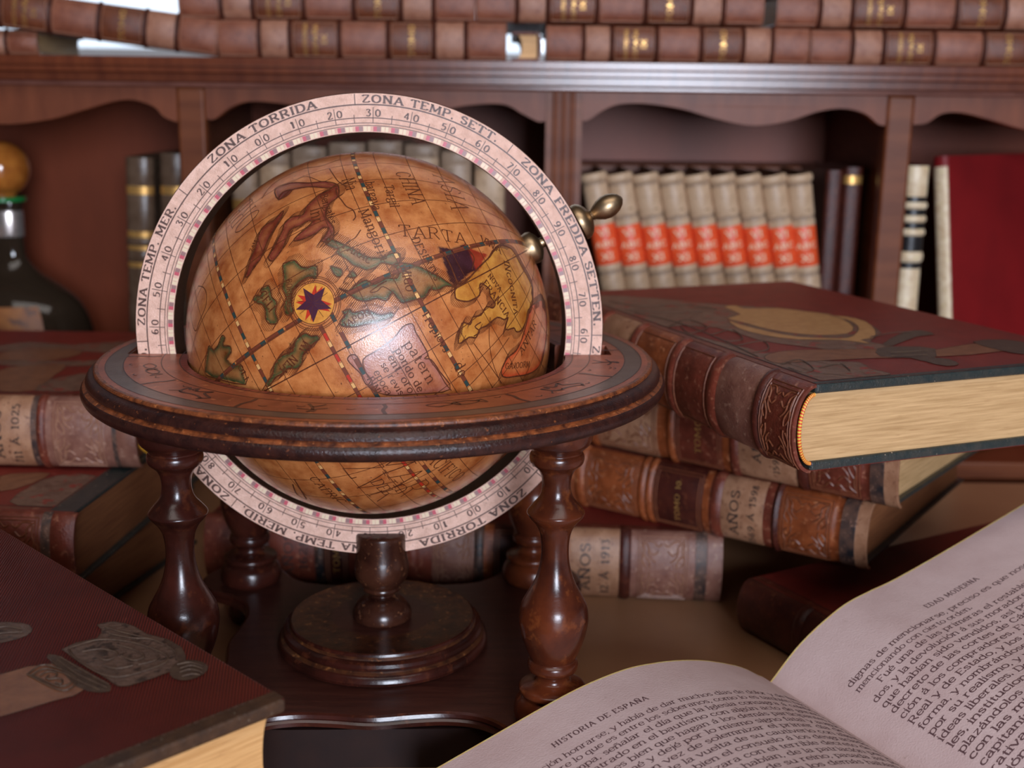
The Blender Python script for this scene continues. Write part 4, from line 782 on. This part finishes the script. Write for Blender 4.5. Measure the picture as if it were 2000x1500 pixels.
for side,P in ((-1,LP),(1,RP)):
    f,q,s=surf(P)
    # leaf stack
    if side<0: low=[(-.212,.0045),(-.004,.0045)]
    else: low=[(.222,.0215+.268*.222),(.003,.0225)]
    top_=[(x,z-.0009) for x,z in q]; outer=[(q[-1][0]+.0006*side,(q[-1][1]+low[0][1])/2)]
    pl=top_+outer+low
    mb=MB(); mb.prism(pl,-PL,0,0,xf=lambda x,y,z:(x,z,y)); mb.f=[g_[::-1] for g_ in mb.f]
    mb.build('page_block',[pages],OB,smooth=.5)
    # uppermost leaf
    mb=MB(); ny=14; Pq=[[Vector((x,.0006-(PL+.0006)*k/ny,z)) for k in range(ny+1)] for x,z in q]
    mb.grid(Pq if side<0 else [r[::-1] for r in Pq],0); 
    lo=[[p-Vector((0,0,.0009)) for p in r] for r in Pq]
    rim=[[r[0] for r in Pq],[r[0] for r in lo]]; mb.grid(rim,1); nz=[f(s[i],0)[1] for i in range(len(q))]; ribbon(mb,[Vector((x,.0001,z)) for x,z in q],nz,.0010,1,.00006); mb.grid([Pq[-1],lo[-1]],1)
    UNIT=.00053
    def line(t,y,a0,a1=None,unit=UNIT,track=0,lift=.00007):
        th_=1.45 if track else .95
        if side<0:
            tw=(a1-a0) if a1 else 0
        sx=unit if a1 is None else abs(a1-a0)/twidth(t,track)
        def mp(x,yy):
            a=(a0+x) if side>0 else (a0-x)   # left page: a0 is distance from gutter of the line start
            return f(a,y+yy)
        text(mb,t,mp,sx,unit,2,track,th_,th_*.42,q=3,lift=lift)
    if side>0:
        line('EDAD MODERNA',-.0350,.092,.1335,.00050,1)
        RT=['dignas de mencionarse, preciso es que nosotros la','mencionando con cierto orden.','   Fué una de las primeras el restablecimiento de','dos, y la devolución á sus moradores de todos los','que habían sido vendidos, así por el gobierno in','decreto de las cortes de Cádiz, sin que de su','ción á los compradores. Fuéronse pues, todos','Real y de Estado, y los demás consejos en la','forma, y nombrándose para el los mismos que','por su realismo, y por su odio á las nuevas','ideas liberales. Del mismo modo se dio á los','les, instituciones y cuerpos de la nación,','plazándolos con los que antes eran, todos','con las mismas formas y los capitanes','capitanías generales que de antiguo, su','rativas, y los intendentes, con las, de','ción y de la corona, por medio de los','nes que se dieron, para que en todas']
        for i,t in enumerate(RT): line(t,-.0458-.00622*i,.0205+(.0045 if t[0]==' ' else 0),.0205+(.162 if i!=1 else .088) if i!=1 else .0205+.088)
    else:
        A0=s[-1]
        line('HISTORIA DE ESPAÑA',-.0308,.1660,.1105,.00050,1)
        LT=['cuerdo, y de la nación honrarse, y había de dar muchos días de dolor y de llanto','que ha de ser siempre lo que es entre los soberanos, como lo es también hacer','festejar con toda pompa, señalar el día que la Iglesia consagra á celebrar','aquellos que habían entrado en el bautismo con algún acto de generosi','dad, y de perdón, como es bien que hagan á los demás participantes de','la gracia de los cielos, tomé y dejé por lo mismo signo fatal y augurio','de males, que Fernando, en vez de solemnizar el primer día de su','nombre, celebrado después de la vuelta de su cautiverio con alguna','gracia que derramase la paz y bien el consuelo á los desgraciados,','de su reinado, antes bien solemnizara con el terrible decreto de ex','patriación perpetua á todos los que habían, de la patriación perpe','tua de los españoles que en la guerra de su reino, pasada así por','su amor y los de su fe, y todos los que en los demás habían de']
        for i,t in enumerate(LT): line(t,-.0412-.00622*i,.2255,.0145)
    mb.build('page',[page_m,page_rim,print_m],OB,smooth=.9)
    mb=MB()
    if side<0: mb.box(-.218,-.006,-PL-.004,.004,.0015,.0045)
    else: mb.prism([(.006,.0200),(.228,.0800),(.228,.0768),(.007,.0170)],-PL-.004,.004,0,xf=lambda x,y,z:(x,z,y)); mb.f=[g_[::-1] for g_ in mb.f]
    mb.build('cover_board',[board_m],OB,smooth=0)
mb=MB(); ysp=[-PL-.004,.004]
arc=[(-.007,.003),(-.004,.0018),(.001,.0035),(.005,.010),(.008,.0185)]
mb.grid([[Vector((x,y,z)) for y in ysp] for x,z in arc],0); mb.grid([[Vector((x,y,z+.002)) for y in ysp[::-1]] for x,z in arc],0)
mb.build('spine',[board_m],OB,smooth=.8)
# ================================================================ TABLE
table_m=M('beige_table_top',(.29,.165,.09),(.25,.135,.075),scale=9,rough=.42,bump=.05,bscale=700)
mb=MB(); mb.box(-1.0,1.1,-.85,.425,-.035,0)
TB=empty('table',(0,0,-.75)); tag(TB,'beige topped table carrying the globe and the books','table')
o=mb.build('table_top',[table_m],TB,bevel=.004); o.location=(0,0,.75)
for x_ in (-.93,1.03):
    for y_ in (-.78,.36): mb=MB(); mb.box(x_-.03,x_+.03,y_-.03,y_+.03,0,.7149); mb.build('leg',[wood_dark],TB,bevel=.003)
# ================================================================ BOOKCASE
cw=dict(scale=14,spec=.28,rough=.42,bump=.08,bscale=250)
case_m=M('case_wood',(.135,.044,.018),(.095,.029,.012),stretch=(1,1,6),**cw)
case_h=M('case_wood_front',(.145,.046,.022),(.105,.032,.016),stretch=(5,1,1),**cw)
case_edge=M('case_wood_lit_worn_edge',(.34,.10,.025),(.25,.07,.018),scale=60,rough=.35)  # worn scalloped edge; orange light on its underside put into the lighter colour
case_top=M('case_wood_moulding',(.12,.035,.016),(.08,.022,.012),scale=20,rough=.22,bump=.05,bscale=200,stretch=(5,1,1))
case_back=M('case_back_panel',(.16,.036,.014),(.11,.025,.010),scale=10,rough=.45,spec=.3,bump=.1,bscale=200,stretch=(1,1,.4))
BC=empty('bookcase',(0,.45,-.75)); tag(BC,'reddish brown wooden bookcase with scalloped openings behind the table','bookcase')
def bpart(mb,name,mats,**k):
    o=mb.build(name,mats,BC,**k); o.location=(0,-.45,.75); return o
X0,X1=-1.05,1.15; Z0=-.75
mb=MB()
for zz,zc,yy in ((.3665,.3800,.4300),(.3590,.3668,.4370),(.3720,.3735,.4275)): mb.box(X0,X1,yy,.70,zz,zc)
bpart(mb,'cornice',[case_top],bevel=.0025)
mb=MB(); mb.box(X0,X1,.444,.70,.3545,.3592); bpart(mb,'moulding',[M('moulding_sheen',(.16,.07,.055),(.11,.045,.035),scale=30,rough=.18)],bevel=.0015)
def scallop(xa,xb,pts):
    c=[(v.x,v.y) for v in catmull([(a,b,0) for a,b in pts],6)]
    pl=[(xa,.3548)]+[(xa,pts[0][1])]+c+[(xb,pts[-1][1]),(xb,.3548)]
    r=[pl[0]]
    for p in pl[1:]:
        if math.hypot(p[0]-r[-1][0],p[1]-r[-1][1])>1e-5: r.append(p)
    mb=MB(); mb.prism(r,.450,.466,0,side=1,xf=lambda x,y,z:(x,z,y)); mb.f=[g_[::-1] for g_ in mb.f]
    bpart(mb,'valance',[case_h,case_edge],smooth=.5,bevel=.002)
scallop(-.2010,.1050,[(-.2000,.3267),(-.1931,.3268),(-.1789,.3369),(-.1603,.3425),(-.125,.340),(-.085,.331),(-.048,.326),(-.012,.331),(.0285,.3405),(.0653,.3429),(.0839,.3346),(.0978,.3280),(.1034,.3281)])
scallop(.1381,.4125,[(.1385,.3292),(.1440,.3300),(.1576,.3390),(.1713,.3440),(.1944,.3449),(.2269,.3408),(.2596,.3322),(.2924,.3267),(.3245,.3311),(.3517,.3400),(.3747,.3426),(.3935,.3383),(.4058,.3294),(.4120,.3281)])
scallop(-.53,-.2270,[(-.529,.3250),(-.520,.3240),(-.500,.334),(-.480,.339),(-.450,.337),(-.420,.328),(-.3871,.3200),(-.3454,.3241),(-.3125,.3330),(-.2844,.3410),(-.2659,.3426),(-.2479,.3370),(-.2391,.3281),(-.2285,.3237)])
scallop(.4375,.75,[(.439,.3293),(.4498,.3308),(.4629,.3391),(.4814,.3402),(.5098,.3338),(.5384,.3263),(.580,.320),(.620,.325),(.660,.335),(.700,.341),(.725,.337),(.738,.328),(.748,.326)])
for a,b in ((X0,-.56),(.78,X1)): mb=MB(); mb.box(a,b,.452,.466,.30,.3548); bpart(mb,'valance',[case_h],bevel=.002)
for a,b in ((-.2268,-.2012),(.4127,.4373),(-.56,-.53),(.75,.78)):
    mb=MB(); mb.box(a,b,.448,.468,Z0,.3548); bpart(mb,'post',[case_m],bevel=.003)
    mb=MB(); mb.box(a+.007,b-.007,.468,.685,Z0,.3545); bpart(mb,'partition',[case_m])
mb=MB(); mb.box(.1052,.1379,.449,.468,Z0,.3548)
for k in range(3):
    cx_=.1138+k*.0076; rr=.0028
    P=[[Vector((cx_+rr*math.cos(t),.4495-rr*.9*math.sin(t),z)) for t in [PI*j/10 for j in range(11)]] for z in (Z0,.3546)]
    mb.grid(P,0)
o=bpart(mb,'fluted_column',[case_m],smooth=.6)
mb=MB(); mb.box(.1145,.1285,.468,.685,Z0,.3545); bpart(mb,'partition',[case_m])
mb=MB(); mb.box(X0,X1,.686,.70,Z0,.3665); bpart(mb,'back_panel',[case_back])
for a,b in ((X0,X0+.02),(X1-.02,X1)): mb=MB(); mb.box(a,b,.45,.685,Z0,.3585); bpart(mb,'side_panel',[case_m])
def shelf(a,b,z,y0=.456): mb=MB(); mb.box(a,b,y0,.685,z-.018,z); bpart(mb,'shelf',[case_m],bevel=.002)
shelf(-.5298,-.2272,0); shelf(-.2008,.1048,.055); shelf(.1383,.4122,.095); shelf(.4377,.7498,.010)
for a,b in ((X0+.02,-.5602),(.7802,X1-.02)): shelf(a,b,.0)
mb=MB(); mb.box(.1383,.4122,.60,.685,.270,.284); bpart(mb,'shelf',[case_m],bevel=.002)
# ================================================================ BOOKS IN THE CASE
wp=dict(rough=.42,scale=70,bump=.3,bscale=500)
vellum=M('pale_vellum',(.45,.35,.25),(.33,.24,.16),c3=(.22,.15,.09),s3=160,lo3=.6,hi3=.7,**wp)
vellum_g=M('grey_vellum',(.33,.26,.20),(.22,.165,.12),c3=(.12,.08,.05),s3=160,lo3=.6,hi3=.7,**wp)
redlab=M('orange_red_label',(.62,.085,.025),(.50,.06,.02),scale=120,rough=.42)
palelab=M('pale_label_letter',(.72,.58,.42),rough=.5)
def stand(x,y,z,lean=0,turn=0):
    m=Matrix(((0,0,1),(1,0,0),(0,1,0))).to_4x4()   # local x (depth) to +y, spine up, thickness to +x
    m=Matrix.Rotation(lean,4,'Y')@m; m=Matrix.Rotation(turn,4,'Z')@m; m.translation=(x,y,z); return m
VM=[vellum,redlab,palelab,vellum_g,calf_dark,gilt]
H_=.187
proto=None
import itertools
names=['leftmost of the orange-labelled row, beside the fluted column','second from the left in the orange-labelled row','third from the left in the orange-labelled row','fourth from the left in the orange-labelled row','fifth and middle volume of the orange-labelled row','sixth from the left in the orange-labelled row','seventh from the left in the orange-labelled row','eighth from the left in the orange-labelled row','rightmost of the orange-labelled row, next to the dark volumes','unused']
def dup(root,mtx,label):
    r=root.copy(); COL.objects.link(r); r.matrix_world=mtx; r['label']=label
    for ch in root.children:
        c=ch.copy(); COL.objects.link(c); c.parent=r
        for g_ in ch.children: d=g_.copy(); COL.objects.link(d); d.parent=c
    return r
lean=-.205
mk=dict(mats=VM,tool=3,segs=[(0,.010,3,'raised'),(.010,.052,0,''),(.052,.056,3,'groove'),(.056,.090,0,'frame'),(.090,.094,3,'groove'),(.094,.100,0,''),(.100,.138,1,''),(.138,.144,0,''),(.144,.148,3,'groove'),(.148,.176,0,'frame'),(.176,.179,3,'groove'),(.179,H_,0,'raised')],text=[('VI',.131,.0008,2),('ABC',.120,.0007,2),('XI',.108,.0008,2)])
for i in range(9):
    tilt=lean if i<8 else -.155
    x=.1535+.02415*i+(.178+0)*0; xb=x+ (.187)*math.sin(.205)-.004-(.009 if i==8 else 0)
    mt=stand(xb-.0095,.482,.0955+.0245*0,tilt)
    lb='pale book with orange-red label, '+names[i]
    if i==0: proto=make_book('vellum_book',lb,'book',mt,H_,.12,.0232,mk,b=.009,cover=vellum_g,edge=vellum_g,page=pages_dark,simple=True,group='orange-labelled volumes in the bookcase')
    else: dup(proto,mt,lb)
# dark books right of the row
for i,(x,t,h,lb) in enumerate(((.376,.016,.19,'thin dark brown book right of the orange-labelled row'),(.3935,.017,.193,'dark book with a gilt band beside the right wooden post'))):
    make_book('dark_book',lb,'book',stand(x,.50,.0953),h,.12,t,dict(mats=VM,segs=[(0,.02,4,''),(.02,.026,5 if i else 4,''),(.026,h-.016,4,''),(h-.016,h-.008,5 if i else 4,''),(h-.008,h,4,'')]),b=.004,cover=calf_dark,edge=calf_dark,page=pages_dark,simple=True)
# tall pair in the right bay
wht=M('white_gilt_spine',(.62,.55,.42),(.45,.36,.24),scale=160,rough=.35,bump=.3,bscale=500,c3=(.70,.60,.30),s3=300)
blk=M('black_spine_band',(.012,.012,.014),rough=.3)
sg=[(0,.03,0,''),(.03,.04,2,'groove'),(.04,.185,0,'')]
y_=.185
for k in range(4):
    L_=.016 if k==0 else .0125
    sg+=[(y_,y_+.006,1,''),(y_+.006,y_+L_,0,'raised')]; y_+=L_
    if k==0: sg.append((y_,y_+.009,1,'')); y_+=.009
sg+=[(y_,y_+.005,1,''),(y_+.005,.293,0,'')]
make_book('tall_book','tall book with a white spine and black bands in the right bay','book',stand(.4445,.474,.0105,.0),.281,.20,.020,dict(mats=[wht,blk,calf_red],segs=[(a,min(b,.281),m,k) for a,b,m,k in sg if a<.281]),b=.006,cover=cloth,edge=cloth,page=pages,simple=True)
bigred=M('plain_red_cloth',(.17,.006,.008),(.14,.005,.007),scale=20,rough=.55)
mt=Matrix.Translation((.468,.468,.0105))@Matrix.Rotation(-.9,4,'Z')@Matrix.Rotation(-.14,4,'Y')@Matrix(((0,0,1),(1,0,0),(0,1,0))).to_4x4()
mt=Matrix.Translation((.5005,.4735,.0112))@Matrix.Rotation(-.90,4,'Z')@Matrix.Rotation(-.135,4,'Y')@Matrix(((0,0,1),(1,0,0),(0,1,0))).to_4x4()
make_book('tall_book','large plain red book leaning open-faced in the right bay','book',mt,.290,.22,.014,dict(mats=[wht,bigred],segs=[(0,.01,1,''),(.01,.28,0,''),(.28,.29,1,'')]),b=.004,cover=bigred,edge=bigred,page=pages,simple=True)
# left bay: two dark gilt books and decanter
gb=M('dark_olive_leather',(.10,.07,.05),(.07,.045,.03),scale=100,rough=.25,bump=.3,bscale=400)
for i,(x,t,h,ln_,lb) in enumerate(((-.302,.026,.290,.035,'dark olive leather book with gilt bands in the left bay'),(-.268,.026,.294,.03,'dark book with gilt bands next to the left wooden post'))):
    sg=[(0,.10,0,''),(.10,.108,1,''),(.108,.185,0,''),(.185,.190,1,''),(.190,.202,0,''),(.202,.206,1,''),(.206,.214,0,'raised'),(.214,.220,1,''),(.220,.255,0,''),(.255,.263,1,''),(.263,h,0,'')]
    make_book('gilt_book',lb,'book',stand(x,.50,.0003,ln_),h,.16,t,dict(mats=[gb,gilt],segs=sg),b=.007,cover=gb,edge=gb,page=pages_dark,simple=True)
amber=M('amber_stopper',(.42,.16,.03),(.26,.08,.015),scale=60,rough=.12,coat=.6)
gl=bpy.data.materials.new('decanter_glass'); gl.use_nodes=True; b_=gl.node_tree.nodes['Principled BSDF']; b_.inputs['Base Color'].default_value=(.05,.032,.02,1); b_.inputs['Roughness'].default_value=.05; b_.inputs['Transmission Weight'].default_value=.45; b_.inputs['IOR'].default_value=1.45
liq=M('dark_brandy',(.055,.018,.006),(.03,.010,.004),scale=30,rough=.15,coat=.5)
lab=M('ochre_bottle_label',(.24,.095,.018),(.15,.05,.012),scale=60,rough=.5,c3=(.08,.03,.015),s3=90,lo3=.55,hi3=.65)
DC=empty('decanter',(-.4285,.545,.0003)); tag(DC,'glass decanter with a round amber stopper and ochre label at the left edge','decanter')
k_=1.07
def flat_lathe(mb,prof,sy,seg=48,m=0):
    i0=len(mb.v); mb.lathe(prof,seg,m=m); mb.v[i0:]=[(x,y*sy,z) for x,y,z in mb.v[i0:]]
mb=MB(); flat_lathe(mb,[(v.x,v.y) for v in catmull([(.070,0,0),(.078,.004,0),(.082,.03,0),(.082,.08,0),(.079,.115,0),(.068,.142,0),(.048,.160,0),(.030,.172,0),(.0185,.186,0),(.0165,.200,0),(.0165,.236,0),(.0185,.238,0),(.0185,.242,0)],3)],.62); mb.build('bottle_body',[gl],DC,smooth=.8)
mb=MB(); flat_lathe(mb,[(.066,.006),(.076,.03),(.076,.09),(.070,.112),(.060,.130)],.58); mb.build('liquor',[liq],DC,smooth=.8)
mb=MB(); mb.lathe([(.019,.2425),(.0215,.2432),(.0215,.2475),(.019,.248)],40); mb.build('neck_collar',[M('green_collar',(.01,.16,.04),rough=.2,coat=.6)],DC,smooth=.5)
mb=MB(); mb.lathe([(.012,.2482)]+[(.0272*math.cos(t),.2745+.0272*math.sin(t)) for t in [(-1.1+ (1.1+1.55)*i/20) for i in range(21)]],48); mb.build('stopper',[amber],DC,smooth=.9)
mb=MB(); P=[[Vector((r*math.sin(a),-r*.62*math.cos(a)-.0008,z)) for z,r in ((.060,.0828),(.085,.0826),(.105,.0812),(.120,.0786),(.133,.0738),(.143,.0680))] for a in [(-.62+1.24*i/14) for i in range(15)]]; mb.grid(P,0); mb.build('label',[lab],DC,smooth=.8)
mb=MB(); mb.lathe([(.0170,.208),(.0178,.210),(.0178,.232),(.0170,.234)],32); mb.v=[(x,y*.7,z) for x,y,z in mb.v]; mb.build('neck_foil',[M('silver_foil',(.45,.45,.46),rough=.25,metal=.8)],DC,smooth=.5)
# middle bay: pale books behind the globe
mid=[(-.192,.026,.232,vellum_g),(-.165,.030,.240,vellum),(-.134,.034,.246,vellum_g),(-.099,.036,.250,vellum_g),(-.062,.034,.252,vellum_g),(-.027,.034,.249,vellum),(.008,.030,.243,vellum_g),(.040,.030,.238,vellum)]
mn=['leftmost pale book in the middle bay, seen between meridian ring and globe','second pale book from the left in the middle bay','third pale book from the left in the middle bay behind the globe','fourth grey book from the left in the middle bay, above the top of the globe','fifth grey book from the left in the middle bay, above the top of the globe','sixth pale book in the middle bay behind the right shoulder of the globe','seventh pale book in the middle bay, seen inside the right of the meridian ring','rightmost pale beige book in the middle bay behind the meridian ring']
for i,(x,t,h,m) in enumerate(mid):
    make_book('vellum_book',mn[i],'book',stand(x,.50,.0553),h,.14,t-.0015,dict(mats=[m,calf_dark,gilt,vellum_g],segs=[(0,.05,0,''),(.05,.056,3,'groove'),(.056,.14,0,''),(.14,.146,3,'groove'),(.146,.18,1 if i in(1,7) else 0,''),(.18,.186,3,'groove'),(.186,.196,2 if i in (0,1,5) else 0,''),(.196,h-.012,0,''),(h-.012,h,3,'')]),b=.007,cover=m,edge=m,page=pages_dark,simple=True,group='pale books in the middle bay')
# ================================================================ BOOKS ON TOP OF THE CASE
tb1=LE_('top_calf',(.215,.080,.048),(.15,.050,.030),(.10,.03,.02),rough=.30); tb2=LE_('top_calf_label',(.13,.040,.018),(.09,.028,.014),(.05,.015,.01),rough=.24); tb3=LE_('top_calf_light',(.30,.155,.105),(.22,.10,.065),(.15,.06,.04),rough=.28); tb4=LE_('top_calf_band',(.055,.016,.010),(.04,.012,.008),rough=.28)
TMm=[tb1,tb2,tb3,tb4,gilt,tool_pale]
def lying(x,y,z,rot=0,turn=0):  # near end on the right, spine to the viewer
    m=Matrix(((0,-1,0),(1,0,0),(0,0,1))).to_4x4(); m=Matrix.Rotation(rot,4,'Y')@m; m=Matrix.Rotation(turn,4,'Z')@m; m.translation=(x,y,z); return m
def tspec(H,ph=0):
    u=H/.2555; s=[(0,.034,0,'frame'),(.034,.038,3,'raised'),(.038,.062,2,''),(.062,.066,3,'raised'),(.066,.103,1,'frame'),(.103,.107,3,'raised'),(.107,.146,0,'frame'),(.146,.150,3,'raised'),(.150,.190,1,'frame'),(.190,.194,3,'raised'),(.194,.217,2,''),(.217,.221,3,'raised'),(.221,.2555,0,'frame')]
    return dict(mats=TMm,tool=5,segs=[(a*u,b*u,m,k) for a,b,m,k in s],text=[('TOMO',.084*u,.0007,4),('HISTORIA',.178*u,.00045,4),('ESPAÑA',.169*u,.0005,4),('IX',.161*u,.0006,4)])
tops=[('tome flat on the bookcase left of centre, lower of the two there',.0690,.3805,.0325,.2545,0),
('tome flat on the bookcase cornice just right of the small gap',.3370,.3805,.0310,.2330,0),
('book at the right end directly on the bookcase cornice',.5990,.3805,.0300,.2610,0),
('upper tome left of centre, cut by the picture top',.0414,.4132,.0300,.2600,0),
('upper tome in the middle of the bookcase top',.2950,.4132,.0300,.2530,0),
('upper book at the right on top of the bookcase',.5750,.4122,.0300,.2690,0)]
for lb,x,z,t,h,r in tops: make_book('leather_book','brown gilt-lettered '+lb,'book',lying(x,.444,z,r),h,.19,t,tspec(h),b=.008,cover=calf_red,edge=calf_red,page=pages,group='leather tomes on top of the bookcase')
make_book('leather_book','brown gilt-lettered tome lying aslant at the left on the bookcase','book',lying(-.1875,.444,.3812,.121),.255,.19,.0315,tspec(.255),b=.008,cover=calf_red,edge=calf_red,page=pages,group='leather tomes on top of the bookcase')
make_book('leather_book','short worn book at the far left under the slanting tome on the bookcase','book',lying(-.349,.455,.3805,0),.20,.12,.0215,tspec(.20),b=.007,cover=vellum_g,edge=vellum_g,page=pages,inset=.004)
make_book('leather_book','plain book with tan page edges set back in the gap between tomes on the bookcase','book',Matrix.Translation((.0995,.62,.3805))@Matrix.Rotation(PI,4,'Z')@Matrix.Rotation(0,4,'Z'),.16,.026,.0260,dict(mats=[tb1],segs=[(0,.16,0,'')]),b=.004,cover=calf_red,edge=calf_red,page=pages_wood,simple=True)
# ================================================================ ROOM
wallm=M('white_wall',(.78,.77,.80),(.74,.73,.77),scale=4,rough=.8)
room=M('tan_room_wall',(.13,.085,.055),(.11,.07,.045),scale=4,rough=.8)
def st(mb,name,mats,**k): o=mb.build(name,mats,None,**k); o['kind']='structure'; return o
XL,XR,YF,YB,ZF,ZC=-2.3,2.4,-2.55,1.75,-.75,1.85
mb=MB(); mb.box(XL,XR,YF,YB,ZF-.05,ZF); st(mb,'floor',[M('floor_boards',(.16,.075,.035),(.10,.045,.022),scale=8,rough=.4,stretch=(8,1,1))])
mb=MB(); mb.box(XL,XR,YF,YB,ZC,ZC+.05); st(mb,'ceiling',[room])
mb=MB(); mb.box(XL-.08,XL,YF,YB,ZF,ZC); st(mb,'wall_left',[room])
mb=MB(); mb.box(XR,XR+.08,YF,YB,ZF,ZC); st(mb,'wall_right',[room])
def holed(y0,y1,xa,xb,za,zb,name):
    mb=MB(); mb.box(XL,xa,y0,y1,ZF,ZC); mb.box(xb,XR,y0,y1,ZF,ZC); mb.box(xa,xb,y0,y1,ZF,za); mb.box(xa,xb,y0,y1,zb,ZC); st(mb,name,[wallm if 'back' in name else room],smooth=0)
holed(YB,YB+.1,-1.0,.6,.40,1.5,'wall_back'); holed(YF-.1,YF,.02,1.10,.02,1.22,'wall_front')
fr=M('window_frame_paint',(.75,.75,.76),rough=.4)
gm=bpy.data.materials.new('window_glass'); gm.use_nodes=True; b_=gm.node_tree.nodes['Principled BSDF']; b_.inputs['Transmission Weight'].default_value=1; b_.inputs['Roughness'].default_value=.0; b_.inputs['IOR'].default_value=1.45
def window(n,xa,xb,za,zb,y):
    mb=MB(); w_=.04
    for q in ((xa,xa+w_,za,zb),(xb-w_,xb,za,zb),(xa+w_,xb-w_,za,za+w_),(xa+w_,xb-w_,zb-w_,zb),((xa+xb)/2-.02,(xa+xb)/2+.02,za+w_,zb-w_)): mb.box(q[0],q[1],y,y+.05,q[2],q[3])
    o=st(mb,'window_%d'%n,[fr],smooth=0)
    g=MB(); g.box(xa+w_,xb-w_,y+.022,y+.028,za+w_,zb-w_); o2=g.build('pane',[gm],o,smooth=0)
window(1,-1.0,.6,.40,1.5,YB+.02); window(2,.02,1.10,.02,1.22,YF-.07)
